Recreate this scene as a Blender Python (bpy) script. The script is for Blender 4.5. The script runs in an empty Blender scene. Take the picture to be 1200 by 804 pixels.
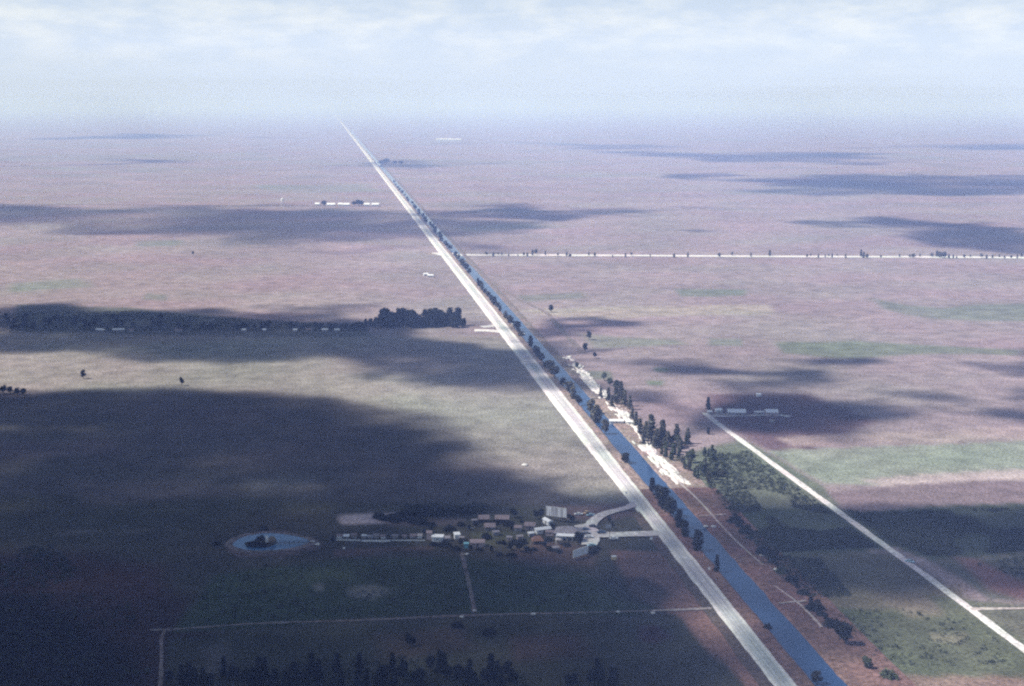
import bpy, bmesh, math, random
import numpy as np
from mathutils import Vector, Matrix

random.seed(11)
RNG = np.random.default_rng(7)
scene = bpy.context.scene
COL = scene.collection

# ------------------------------------------------------------------ camera
CAM_H = 230.0
FPX = 1667.0                      # focal length in photo pixels (50 mm on 36 mm)
HORIZON = 120.0
PITCH = math.atan((402 - HORIZON) / FPX)
cd = bpy.data.cameras.new('camera')
cam = bpy.data.objects.new('camera', cd)
COL.objects.link(cam)
cam.location = (0, 0, CAM_H)
cam.rotation_euler = (math.pi / 2 - PITCH, 0, 0)
cd.sensor_width = 36
cd.lens = 36 * FPX / 1200
cd.clip_start = 1
cd.clip_end = 400000
scene.camera = cam

CP, SP = math.cos(PITCH), math.sin(PITCH)


def G(px, py, z=0.0):
    """point of the ground (height z) seen at a photo position"""
    dx = (px - 600) / FPX
    dy = (402 - py) / FPX
    d = Vector((dx, CP + dy * SP, -SP + dy * CP))
    t = (CAM_H - z) / -d.z
    return Vector((d.x * t, d.y * t, z))


def mpp(py):
    p = G(600, py)
    return math.hypot(p.y, CAM_H) / FPX


# ------------------------------------------------------------------ sun
SUN_EL, SUN_AZ = math.radians(50), math.radians(-97)     # azimuth from +Y, to the left
S = Vector((math.sin(SUN_AZ) * math.cos(SUN_EL), math.cos(SUN_AZ) * math.cos(SUN_EL), math.sin(SUN_EL)))

# ------------------------------------------------------------------ noise
def _hash(ix, iy, seed):
    h = (ix.astype(np.int64) * 374761393 + iy.astype(np.int64) * 668265263 + seed * 974634721) & 0xFFFFFFFF
    h = ((h ^ (h >> 13)) * 1274126177) & 0xFFFFFFFF
    h = h ^ (h >> 16)
    return (h & 0xFFFFFF) / float(0xFFFFFF)


def vnoise(x, y, seed=0):
    x = np.asarray(x, float); y = np.asarray(y, float)
    ix = np.floor(x); iy = np.floor(y)
    fx = x - ix; fy = y - iy
    fx = fx * fx * (3 - 2 * fx); fy = fy * fy * (3 - 2 * fy)
    a = _hash(ix, iy, seed); b = _hash(ix + 1, iy, seed)
    c = _hash(ix, iy + 1, seed); d = _hash(ix + 1, iy + 1, seed)
    return (a * (1 - fx) + b * fx) * (1 - fy) + (c * (1 - fx) + d * fx) * fy


def fbm(x, y, seed=0, oct=4):
    v = 0; a = 0.5; n = 0
    for k in range(oct):
        v = v + a * vnoise(x * 2 ** k + 17.3 * k, y * 2 ** k - 9.1 * k, seed + k)
        n += a; a *= 0.5
    return v / n


def poly_sdf(P, X, Y):
    """signed distance to polygon, positive inside"""
    P = np.array([(p[0], p[1]) for p in P])
    d2 = np.full(X.shape, 1e30); inside = np.zeros(X.shape, bool)
    n = len(P)
    for i in range(n):
        ax, ay = P[i]; bx, by = P[(i + 1) % n]
        ex, ey = bx - ax, by - ay
        L = ex * ex + ey * ey + 1e-9
        t = np.clip(((X - ax) * ex + (Y - ay) * ey) / L, 0, 1)
        qx = X - ax - t * ex; qy = Y - ay - t * ey
        d2 = np.minimum(d2, qx * qx + qy * qy)
        c = ((ay > Y) != (by > Y))
        with np.errstate(divide='ignore', invalid='ignore'):
            xi = (bx - ax) * (Y - ay) / (by - ay if by != ay else 1e-9) + ax
        inside ^= c & (X < xi)
    d = np.sqrt(d2)
    return np.where(inside, d, -d)


def sstep(a, b, v):
    t = np.clip((v - a) / (b - a), 0, 1)
    return t * t * (3 - 2 * t)


# ------------------------------------------------------------------ object helpers
def tag(o, label=None, cat=None, group=None, kind=None):
    if label: o['label'] = label
    if cat: o['category'] = cat
    if group: o['group'] = group
    if kind: o['kind'] = kind
    return o


def mesh_obj(name, verts, faces, mat, parent=None, smooth=False, mats=None, fmat=None):
    me = bpy.data.meshes.new(name)
    me.from_pydata([tuple(v) for v in verts], [], faces)
    for m in (mats or [mat]):
        me.materials.append(m)
    if fmat is not None:
        me.polygons.foreach_set('material_index', fmat)
    if smooth:
        me.polygons.foreach_set('use_smooth', [True] * len(me.polygons))
    me.update()
    o = bpy.data.objects.new(name, me)
    COL.objects.link(o)
    if parent: o.parent = parent
    return o


def empty(name, loc, rz=0.0):
    o = bpy.data.objects.new(name, None)
    COL.objects.link(o)
    o.empty_display_size = 1
    o.location = loc
    o.rotation_euler = (0, 0, rz)
    return o


class MB:
    """collects shapes into one mesh"""
    def __init__(self):
        self.v = []; self.f = []

    def box(self, x0, x1, y0, y1, z0, z1, taper=0.0):
        b = len(self.v); t = taper
        self.v += [(x0, y0, z0), (x1, y0, z0), (x1, y1, z0), (x0, y1, z0),
                   (x0 + t, y0 + t, z1), (x1 - t, y0 + t, z1), (x1 - t, y1 - t, z1), (x0 + t, y1 - t, z1)]
        self.f += [(b, b + 3, b + 2, b + 1), (b + 4, b + 5, b + 6, b + 7), (b, b + 1, b + 5, b + 4),
                   (b + 1, b + 2, b + 6, b + 5), (b + 2, b + 3, b + 7, b + 6), (b + 3, b, b + 4, b + 7)]
        return self

    def tube(self, p, q, r0, r1, n=8):
        p = Vector(p); q = Vector(q); d = (q - p).normalized()
        a = d.orthogonal().normalized(); c = d.cross(a)
        b = len(self.v)
        for (o, r) in ((p, r0), (q, r1)):
            for k in range(n):
                an = 2 * math.pi * k / n
                self.v.append(tuple(o + a * (r * math.cos(an)) + c * (r * math.sin(an))))
        for k in range(n):
            k2 = (k + 1) % n
            self.f.append((b + k, b + k2, b + n + k2, b + n + k))
        self.f.append(tuple(b + k for k in reversed(range(n))))
        self.f.append(tuple(b + n + k for k in range(n)))
        return self

    def prism(self, prof, x0, x1, axis='x'):
        """profile of (y,z) pushed along x"""
        b = len(self.v); n = len(prof)
        for x in (x0, x1):
            for (y, z) in prof:
                self.v.append((x, y, z) if axis == 'x' else (y, x, z))
        for k in range(n):
            k2 = (k + 1) % n
            self.f.append((b + k, b + k2, b + n + k2, b + n + k))
        self.f.append(tuple(b + k for k in reversed(range(n))))
        self.f.append(tuple(b + n + k for k in range(n)))
        return self

    def quad(self, a, b_, c, d):
        b = len(self.v)
        self.v += [tuple(a), tuple(b_), tuple(c), tuple(d)]
        self.f.append((b, b + 1, b + 2, b + 3))
        return self

    def build(self, name, mat, parent=None, smooth=False):
        o = mesh_obj(name, self.v, self.f, mat, parent, smooth)
        bm = bmesh.new(); bm.from_mesh(o.data)
        bmesh.ops.recalc_face_normals(bm, faces=bm.faces)
        bm.to_mesh(o.data); bm.free()
        return o


def ordinal(n):
    small = ['zeroth', 'first', 'second', 'third', 'fourth', 'fifth', 'sixth', 'seventh', 'eighth', 'ninth', 'tenth',
             'eleventh', 'twelfth', 'thirteenth', 'fourteenth', 'fifteenth', 'sixteenth', 'seventeenth', 'eighteenth', 'nineteenth']
    if n < 20: return small[n]
    tens = {2: 'twent', 3: 'thirt', 4: 'fort', 5: 'fift', 6: 'sixt', 7: 'sevent', 8: 'eight', 9: 'ninet'}[n // 10]
    return tens + 'ieth' if n % 10 == 0 else tens + 'y-' + small[n % 10]


# ------------------------------------------------------------------ materials
def lin(c): return (c[0], c[1], c[2], 1)


def nodes(name):
    m = bpy.data.materials.new(name); m.use_nodes = True
    nt = m.node_tree
    return m, nt, nt.nodes['Principled BSDF']


def mat_noise(name, c1, c2, scale=1.0, rough=0.9, detail=4, spec=0.2, metallic=0.0, rand=0.0):
    m, nt, b = nodes(name)
    tc = nt.nodes.new('ShaderNodeTexCoord'); nz = nt.nodes.new('ShaderNodeTexNoise')
    nz.inputs['Scale'].default_value = scale; nz.inputs['Detail'].default_value = detail
    nt.links.new(tc.outputs['Object'], nz.inputs['Vector'])
    rp = nt.nodes.new('ShaderNodeValToRGB')
    rp.color_ramp.elements[0].position = 0.35; rp.color_ramp.elements[1].position = 0.65
    rp.color_ramp.elements[0].color = lin(c1); rp.color_ramp.elements[1].color = lin(c2)
    nt.links.new(nz.outputs['Fac'], rp.inputs['Fac'])
    out = rp.outputs['Color']
    if rand:
        oi = nt.nodes.new('ShaderNodeObjectInfo'); mr = nt.nodes.new('ShaderNodeMapRange')
        mr.inputs['To Min'].default_value = 1 - rand; mr.inputs['To Max'].default_value = 1 + rand
        nt.links.new(oi.outputs['Random'], mr.inputs['Value'])
        mx = nt.nodes.new('ShaderNodeVectorMath'); mx.operation = 'SCALE'
        nt.links.new(out, mx.inputs[0]); nt.links.new(mr.outputs['Result'], mx.inputs['Scale'])
        out = mx.outputs['Vector']
    nt.links.new(out, b.inputs['Base Color'])
    b.inputs['Roughness'].default_value = rough
    b.inputs['Specular IOR Level'].default_value = spec
    b.inputs['Metallic'].default_value = metallic
    return m


M = {}
M['white_paint'] = mat_noise('white_paint', (.70, .71, .72), (.82, .82, .82), 1.5, .6)
M['white_roof'] = mat_noise('white_roof', (.62, .63, .65), (.80, .80, .80), .8, .5)
M['grey_roof'] = mat_noise('grey_roof', (.20, .18, .20), (.29, .27, .29), .9, .85)
M['pink_roof'] = mat_noise('pink_roof', (.19, .15, .16), (.27, .215, .225), .9, .85)
M['red_thatch'] = mat_noise('red_thatch', (.13, .075, .06), (.19, .11, .085), 1.4, .95)
M['thatch'] = mat_noise('thatch', (.13, .10, .075), (.21, .165, .12), 1.6, .95)
M['grey_wall'] = mat_noise('grey_wall', (.28, .26, .28), (.36, .34, .35), 1.2, .85)
M['pink_wall'] = mat_noise('pink_wall', (.42, .33, .33), (.50, .41, .41), 1.2, .85)
M['cyan_wall'] = mat_noise('cyan_wall', (.13, .33, .40), (.19, .42, .48), 1.2, .6)
M['yellow_paint'] = mat_noise('yellow_paint', (.60, .44, .18), (.68, .52, .26), 1.2, .6)
M['dark_wood'] = mat_noise('dark_wood', (.05, .04, .035), (.09, .07, .06), 2, .9)
M['wood'] = mat_noise('wood', (.18, .14, .11), (.27, .21, .17), 2, .9)
M['window_glass'] = mat_noise('window_glass', (.02, .025, .03), (.035, .04, .05), 1, .1, spec=.5)
M['tyre'] = mat_noise('tyre', (.02, .02, .02), (.03, .03, .03), 4, .9)
M['metal'] = mat_noise('metal', (.40, .41, .43), (.55, .56, .58), 1.5, .45)
M['lettering'] = mat_noise('lettering', (.30, .31, .36), (.40, .41, .46), 3, .8)
M['car_white'] = mat_noise('car_white', (.70, .72, .74), (.76, .78, .80), .4, .3, spec=.5)
M['car_blue'] = mat_noise('car_blue', (.05, .09, .17), (.06, .11, .20), .4, .3, spec=.5)
M['car_dark'] = mat_noise('car_dark', (.03, .035, .05), (.04, .045, .06), .4, .3, spec=.5)
M['car_pale_blue'] = mat_noise('car_pale_blue', (.32, .50, .58), (.38, .56, .64), .4, .3, spec=.5)
M['car_tan'] = mat_noise('car_tan', (.55, .38, .20), (.62, .44, .25), .4, .3, spec=.5)
M['car_grey'] = mat_noise('car_grey', (.26, .28, .33), (.31, .33, .38), .4, .3, spec=.5)
M['bark'] = mat_noise('bark', (.07, .055, .045), (.14, .115, .095), 2, .95)
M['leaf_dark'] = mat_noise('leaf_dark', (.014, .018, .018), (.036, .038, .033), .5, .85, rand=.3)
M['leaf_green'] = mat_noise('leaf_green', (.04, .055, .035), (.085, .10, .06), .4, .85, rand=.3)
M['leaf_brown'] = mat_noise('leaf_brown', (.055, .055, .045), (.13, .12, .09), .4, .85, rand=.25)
M['scrub_leaf'] = mat_noise('scrub_leaf', (.030, .038, .030), (.065, .072, .052), .02, .9)
M['scrub_green'] = mat_noise('scrub_green', (.030, .039, .028), (.060, .070, .046), .02, .9)
M['leaf_grey'] = mat_noise('leaf_grey', (.06, .062, .052), (.14, .135, .11), .4, .85, rand=.25)
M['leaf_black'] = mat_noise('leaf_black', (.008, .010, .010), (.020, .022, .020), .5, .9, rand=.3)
M['rock'] = mat_noise('rock', (.45, .43, .40), (.72, .70, .67), .9, .9)


def ribbed(name, c1, c2, freq):
    m, nt, b = nodes(name)
    tc = nt.nodes.new('ShaderNodeTexCoord'); w = nt.nodes.new('ShaderNodeTexNoise')
    mp = nt.nodes.new('ShaderNodeMapping'); mp.inputs['Scale'].default_value = (freq, freq * .05, freq * .05)
    nt.links.new(tc.outputs['Object'], mp.inputs['Vector']); nt.links.new(mp.outputs['Vector'], w.inputs['Vector'])
    w.inputs['Scale'].default_value = 1
    rp = nt.nodes.new('ShaderNodeValToRGB')
    rp.color_ramp.elements[0].position = .42; rp.color_ramp.elements[1].position = .62
    rp.color_ramp.elements[0].color = lin(c1); rp.color_ramp.elements[1].color = lin(c2)
    nt.links.new(w.outputs['Fac'], rp.inputs['Fac']); nt.links.new(rp.outputs['Color'], b.inputs['Base Color'])
    b.inputs['Roughness'].default_value = .7
    return m


M['board_back'] = ribbed('board_back', (.34, .33, .35), (.75, .75, .76), 1.1)


def ground_mat(name, attr=None, base=None, fine=1.0, amp=.45, coarse=.02):
    """earth and grass: a land-cover colour broken up by several sizes of noise"""
    m, nt, b = nodes(name)
    tc = nt.nodes.new('ShaderNodeTexCoord')
    if attr:
        at = nt.nodes.new('ShaderNodeAttribute'); at.attribute_name = attr; src = at.outputs['Color']
    else:
        rgb = nt.nodes.new('ShaderNodeRGB'); rgb.outputs[0].default_value = lin(base); src = rgb.outputs[0]
    tot = None
    for (sc, dt, w) in ((coarse, 6, .38), (coarse * 9, 6, .7), (fine, 3, 1.1)):
        n = nt.nodes.new('ShaderNodeTexNoise'); n.inputs['Scale'].default_value = sc
        n.inputs['Detail'].default_value = dt; n.inputs['Roughness'].default_value = .65
        nt.links.new(tc.outputs['Object'], n.inputs['Vector'])
        mr = nt.nodes.new('ShaderNodeMapRange')
        mr.inputs['From Min'].default_value = .3; mr.inputs['From Max'].default_value = .7
        mr.inputs['To Min'].default_value = 1 - amp * w; mr.inputs['To Max'].default_value = 1 + amp * w
        nt.links.new(n.outputs['Fac'], mr.inputs['Value'])
        if tot is None: tot = mr.outputs['Result']
        else:
            mu = nt.nodes.new('ShaderNodeMath'); mu.operation = 'MULTIPLY'
            nt.links.new(tot, mu.inputs[0]); nt.links.new(mr.outputs['Result'], mu.inputs[1]); tot = mu.outputs[0]
    vm = nt.nodes.new('ShaderNodeVectorMath'); vm.operation = 'SCALE'
    nt.links.new(src, vm.inputs[0]); nt.links.new(tot, vm.inputs['Scale'])
    # a slow drift between greener and redder growth
    n2 = nt.nodes.new('ShaderNodeTexNoise'); n2.inputs['Scale'].default_value = coarse * .9; n2.inputs['Detail'].default_value = 6
    nt.links.new(tc.outputs['Object'], n2.inputs['Vector'])
    rp = nt.nodes.new('ShaderNodeValToRGB')
    rp.color_ramp.elements[0].position = .35; rp.color_ramp.elements[1].position = .65
    rp.color_ramp.elements[0].color = (.94, 1.03, .97, 1); rp.color_ramp.elements[1].color = (1.05, .97, 1.02, 1)
    nt.links.new(n2.outputs['Fac'], rp.inputs['Fac'])
    v2 = nt.nodes.new('ShaderNodeVectorMath'); v2.operation = 'MULTIPLY'
    nt.links.new(vm.outputs['Vector'], v2.inputs[0]); nt.links.new(rp.outputs['Color'], v2.inputs[1])
    nt.links.new(v2.outputs['Vector'], b.inputs['Base Color'])
    b.inputs['Roughness'].default_value = .95
    b.inputs['Specular IOR Level'].default_value = .05
    return m


M['ground'] = ground_mat('ground', attr='land_cover_shade', fine=.55, amp=.46, coarse=.006)
M['dirt'] = ground_mat('dirt', base=(.54, .51, .49), fine=.5, amp=.34, coarse=.03)
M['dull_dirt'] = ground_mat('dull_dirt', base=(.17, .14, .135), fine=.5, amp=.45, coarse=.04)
M['verge'] = ground_mat('verge', base=(.10, .08, .068), fine=.6, amp=.45, coarse=.03)
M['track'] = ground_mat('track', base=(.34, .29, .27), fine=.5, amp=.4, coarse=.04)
M['lot'] = ground_mat('lot', base=(.48, .445, .44), fine=.5, amp=.35, coarse=.05)
M['shoulder'] = ground_mat('shoulder', base=(.60, .57, .54), fine=.4, amp=.22, coarse=.02)
M['asphalt'] = ground_mat('asphalt', base=(.40, .39, .39), fine=.5, amp=.14, coarse=.015)
M['bank'] = ground_mat('bank', base=(.145, .088, .078), fine=.6, amp=.45, coarse=.03)
M['gravel'] = ground_mat('gravel', base=(.58, .54, .51), fine=.35, amp=.42, coarse=.05)
M['pale_bank'] = ground_mat('pale_bank', base=(.215, .165, .145), fine=.5, amp=.5, coarse=.05)
M['far_bank'] = ground_mat('far_bank', base=(.165, .135, .125), fine=.5, amp=.5, coarse=.05)
M['island'] = ground_mat('island', base=(.05, .045, .035), fine=.6, amp=.5, coarse=.1)
def wear(m):
    nt = m.node_tree; b = nt.nodes['Principled BSDF']; src = b.inputs['Base Color'].links[0].from_socket
    uv = nt.nodes.new('ShaderNodeUVMap'); uv.uv_map = 'across'; sp = nt.nodes.new('ShaderNodeSeparateXYZ'); nt.links.new(uv.outputs[0], sp.inputs[0])
    a = nt.nodes.new('ShaderNodeMath'); a.operation = 'MULTIPLY'; a.inputs[1].default_value = 3.6; nt.links.new(sp.outputs['X'], a.inputs[0])
    c = nt.nodes.new('ShaderNodeMath'); c.operation = 'COSINE'; nt.links.new(a.outputs[0], c.inputs[0])
    mp = nt.nodes.new('ShaderNodeMapping'); mp.inputs['Scale'].default_value = (.5, .012, 1); nt.links.new(uv.outputs[0], mp.inputs['Vector'])
    nz = nt.nodes.new('ShaderNodeTexNoise'); nz.inputs['Scale'].default_value = 1; nz.inputs['Detail'].default_value = 6; nt.links.new(mp.outputs[0], nz.inputs['Vector'])
    s1 = nt.nodes.new('ShaderNodeMath'); s1.operation = 'MULTIPLY_ADD'; s1.inputs[1].default_value = -.16; s1.inputs[2].default_value = .55; nt.links.new(c.outputs[0], s1.inputs[0])
    s2 = nt.nodes.new('ShaderNodeMath'); s2.operation = 'ADD'; nt.links.new(s1.outputs[0], s2.inputs[0]); nt.links.new(nz.outputs['Fac'], s2.inputs[1])
    v = nt.nodes.new('ShaderNodeVectorMath'); v.operation = 'SCALE'; nt.links.new(src, v.inputs[0]); nt.links.new(s2.outputs[0], v.inputs['Scale'])
    nt.links.new(v.outputs[0], b.inputs['Base Color'])


wear(M['asphalt'])
M['line_paint'] = mat_noise('line_paint', (.55, .53, .48), (.75, .73, .68), .3, .7)


def water_mat(name, c):
    m, nt, b = nodes(name)
    b.inputs['Base Color'].default_value = lin(c)
    b.inputs['Roughness'].default_value = .12
    b.inputs['IOR'].default_value = 1.33
    tc = nt.nodes.new('ShaderNodeTexCoord'); n = nt.nodes.new('ShaderNodeTexNoise')
    n.inputs['Scale'].default_value = .5; n.inputs['Detail'].default_value = 3
    bp = nt.nodes.new('ShaderNodeBump'); bp.inputs['Strength'].default_value = .12; bp.inputs['Distance'].default_value = .3
    nt.links.new(tc.outputs['Object'], n.inputs['Vector']); nt.links.new(n.outputs['Fac'], bp.inputs['Height'])
    nt.links.new(bp.outputs['Normal'], b.inputs['Normal'])
    return m


M['water'] = water_mat('water', (.022, .056, .135))
M['pond_water'] = water_mat('pond_water', (.07, .16, .29))

# ------------------------------------------------------------------ the highway's own line
def road_px(py): return 383 + .787 * (py - 122)


A0 = G(road_px(804), 804); A1 = G(road_px(200), 200)
RD = (A1 - A0).normalized()
RN = Vector((RD.y, -RD.x, 0))           # to the right of travel


def RP(py, off, z=0.0):
    p = G(road_px(py), py)
    s = (p - A0).dot(RD)
    q = A0 + RD * s + RN * off
    return Vector((q.x, q.y, z))


def RS(s, off, z=0.0):
    q = A0 + RD * s + RN * off
    return Vector((q.x, q.y, z))


def s_py(py): return (G(road_px(py), py) - A0).dot(RD)


# ------------------------------------------------------------------ ground: land cover, plus shade painted into the left foreground
def gp(pts): return [G(x, max(y, 121.5)) for (x, y) in pts]


COVER_SHADE = [
    # polygon in the photo, colour, feather (share of distance), strength
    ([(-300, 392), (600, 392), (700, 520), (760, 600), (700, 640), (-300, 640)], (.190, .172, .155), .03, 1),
    ([(-300, 452), (330, 458), (520, 490), (600, 560), (740, 590), (600, 640), (-300, 640)], (.075, .066, .068), .03, 1),  # brown ground darkened where the great cloud's shade falls; shade put into colour
    ([(-400, 575), (200, 575), (560, 590), (760, 590), (860, 700), (930, 815), (990, 900), (-400, 900)], (.052, .050, .040), .02, 1),  # dull green ground, darkened too under the same cloud to deepen its shade
    ([(-500, 640), (120, 640), (240, 700), (260, 760), (330, 900), (-500, 900)], (.032, .018, .018), .04, .95),  # dark scrub land, its colour lowered further to deepen the shade here
    ([(-300, 690), (60, 690), (150, 760), (180, 900), (-300, 900)], (.007, .006, .008), .03, .95),  # near black: scrub colour with the corner's deep shade painted in
    ([(250, 668), (390, 652), (560, 655), (690, 668), (770, 705), (735, 716), (430, 724), (205, 735)], (.036, .050, .030), .01, 1),
    ([(200, 742), (840, 720), (900, 790), (900, 850), (200, 850)], (.040, .041, .031), .01, .9),
    ([(0, 362), (160, 362), (300, 372), (420, 378), (430, 392), (0, 393)], (.075, .08, .07), .008, .9),
    ([(715, 640), (800, 636), (850, 700), (915, 800), (870, 800), (800, 716), (735, 690)], (.20, .115, .10), .008, .9),
    ([(640, 590), (745, 584), (750, 598), (700, 606), (660, 604)], (.12, .08, .085), .006, .8),
    ([(600, 630), (700, 636), (700, 660), (600, 655)], (.10, .065, .06), .006, .6),
    ([(545, 622), (625, 622), (620, 640), (560, 640)], (.075, .08, .05), .006, .8),
    ([(392, 602), (430, 597), (465, 600), (480, 607), (450, 612), (400, 610)], (.40, .33, .34), .004, .95),
    ([(450, 606), (540, 608), (530, 616), (450, 613)], (.14, .105, .105), .004, .7),
    ([(405, 689), (440, 685), (462, 694), (440, 702), (410, 699)], (.22, .21, .20), .01, .55),
    ([(362, 683), (376, 682), (376, 691), (364, 691)], (.2, .19, .19), .006, .5),
    ([(240, 755), (270, 750), (275, 780), (245, 790)], (.12, .11, .12), .02, .5),
    ([(468, 592), (560, 590), (600, 596), (560, 604), (500, 606)], (.03, .028, .03), .005, .85),
    ([(205, 614), (207, 612), (160, 615), (80, 618), (80, 613)], (.16, .14, .14), .006, .5),
    ([(390, 640), (500, 640), (498, 645), (390, 648)], (.12, .08, .075), .003, .7),
    ([(264, 637), (285, 625), (325, 615), (365, 626), (378, 636), (330, 648), (280, 646)], (.13, .10, .10), .004, .8),
    ([(745, 728), (770, 726), (785, 738), (765, 747), (742, 742)], (.05, .02, .028), .008, .85),
    ([(705, 672), (755, 668), (790, 688), (772, 704), (722, 700)], (.026, .028, .028), .012, .8),
    ([(600, 745), (690, 740), (700, 765), (610, 775)], (.085, .05, .045), .02, .6),
    ([(440, 745), (540, 735), (560, 760), (450, 775)], (.075, .048, .04), .02, .6),
    ([(130, 650), (200, 655), (190, 690), (120, 700)], (.06, .03, .03), .03, .6),
    ([(90, 560), (230, 555), (260, 575), (120, 585)], (.12, .095, .10), .02, .6),
    ([(0, 515), (130, 512), (150, 530), (0, 535)], (.11, .085, .10), .015, .6),
    ([(280, 556), (370, 552), (380, 566), (300, 572)], (.13, .115, .12), .012, .5),
    ([(540, 690), (640, 680), (660, 700), (560, 710)], (.03, .045, .034), .012, .7),
    # right of the canal
    ([(615, 345), (688, 342), (690, 350), (625, 353)], (.125, .132, .108), .01, .8),
    ([(778, 340), (880, 341), (880, 349), (785, 350)], (.115, .128, .098), .008, .9),
    ([(615, 362), (915, 359), (917, 370), (680, 373)], (.255, .225, .188), .008, .85),
    ([(1012, 349), (1100, 361), (1200, 353), (1300, 356), (1300, 376), (1100, 375), (1030, 362)], (.120, .130, .105), .012, .85),
    ([(918, 403), (1000, 401), (1080, 407), (1195, 411), (1190, 418), (1060, 417), (990, 420), (930, 413)], (.115, .126, .092), .01, .9),
    ([(828, 397), (870, 399), (870, 406), (830, 405)], (.11, .13, .10), .006, .7),
    ([(680, 388), (780, 398), (800, 404), (700, 408)], (.13, .145, .11), .012, .7),
    ([(768, 431), (787, 431), (786, 437), (770, 437)], (.09, .12, .075), .004, .8),
    ([(760, 446), (782, 446), (780, 452), (762, 452)], (.09, .12, .075), .004, .8),
    ([(690, 436), (722, 436), (724, 445), (700, 445)], (.10, .125, .085), .005, .7),
    ([(300, 218), (430, 216), (440, 224), (310, 226)], (.14, .16, .135), .01, .5),
    ([(0, 335), (90, 330), (100, 340), (0, 346)], (.14, .16, .13), .01, .6),
    ([(160, 282), (210, 280), (210, 288), (160, 289)], (.13, .155, .13), .008, .6),
    ([(170, 346), (210, 346), (210, 352), (170, 352)], (.12, .14, .12), .006, .6),
    ([(530, 268), (620, 262), (660, 266), (560, 272)], (.16, .165, .14), .01, .5),
    ([(828, 462), (960, 462), (1030, 495), (980, 520), (930, 538), (880, 523), (832, 490)], (.085, .052, .062), .012, .9),
    ([(905, 512), (1210, 504), (1400, 500), (1400, 518), (1200, 520), (930, 524)], (.26, .205, .19), .008, .7),
    ([(890, 527), (1000, 526), (1200, 521), (1400, 518), (1400, 550), (1200, 556), (1040, 572), (960, 566)], (.172, .185, .148), .006, .95),
    ([(1010, 566), (1200, 553), (1400, 550), (1400, 570), (1200, 568), (1060, 575)], (.32, .265, .255), .006, .9),
    ([(955, 577), (1060, 573), (1200, 566), (1400, 564), (1400, 592), (1200, 595), (1000, 597)], (.155, .118, .125), .006, .95),
    ([(800, 535), (860, 515), (900, 535), (960, 570), (985, 592), (840, 600), (815, 575)], (.085, .10, .068), .008, .9),
    ([(845, 592), (960, 590), (1010, 600), (1200, 594), (1400, 592), (1400, 640), (1200, 648), (1090, 655), (1055, 640), (900, 650), (870, 620)], (.042, .056, .038), .006, .95),
    ([(880, 640), (1050, 645), (1120, 690), (1130, 715), (1000, 720), (940, 700)], (.085, .078, .052), .01, .9),
    ([(1090, 655), (1200, 648), (1400, 640), (1400, 700), (1160, 700)], (.06, .068, .05), .01, .9),
    ([(1115, 651), (1140, 653), (1170, 668), (1240, 700), (1240, 712), (1160, 690)], (.15, .08, .078), .012, .85),
    ([(940, 705), (1080, 708), (1150, 716), (1240, 770), (1240, 790), (1020, 790), (980, 750)], (.062, .074, .042), .008, .9),
    ([(1020, 690), (1120, 680), (1140, 712), (1060, 716)], (.13, .11, .085), .012, .7),
    ([(1030, 784), (1240, 784), (1300, 860), (1000, 860)], (.17, .115, .095), .006, .9),
    ([(1080, 690), (1150, 700), (1260, 710), (1280, 800), (1200, 790), (1130, 740)], (.075, .085, .052), .01, .85),
    ([(1080, 733), (1130, 735), (1120, 745), (1085, 742)], (.17, .15, .11), .006, .5),
]


def cover_shade_colour(X, Y):
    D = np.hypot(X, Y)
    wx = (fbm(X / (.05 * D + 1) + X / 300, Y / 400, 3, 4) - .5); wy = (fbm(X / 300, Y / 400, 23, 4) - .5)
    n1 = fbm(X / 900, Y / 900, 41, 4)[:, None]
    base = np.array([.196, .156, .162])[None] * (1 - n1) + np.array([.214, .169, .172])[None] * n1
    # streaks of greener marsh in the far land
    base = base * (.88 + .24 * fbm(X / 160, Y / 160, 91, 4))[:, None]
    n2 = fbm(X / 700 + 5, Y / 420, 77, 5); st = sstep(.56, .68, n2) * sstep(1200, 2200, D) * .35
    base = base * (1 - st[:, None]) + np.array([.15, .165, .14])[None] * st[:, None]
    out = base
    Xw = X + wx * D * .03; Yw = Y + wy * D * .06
    for (poly, c, f, w) in COVER_SHADE:
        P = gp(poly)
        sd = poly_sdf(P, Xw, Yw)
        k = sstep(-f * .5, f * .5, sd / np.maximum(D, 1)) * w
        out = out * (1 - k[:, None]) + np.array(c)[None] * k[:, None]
    return out


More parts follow.
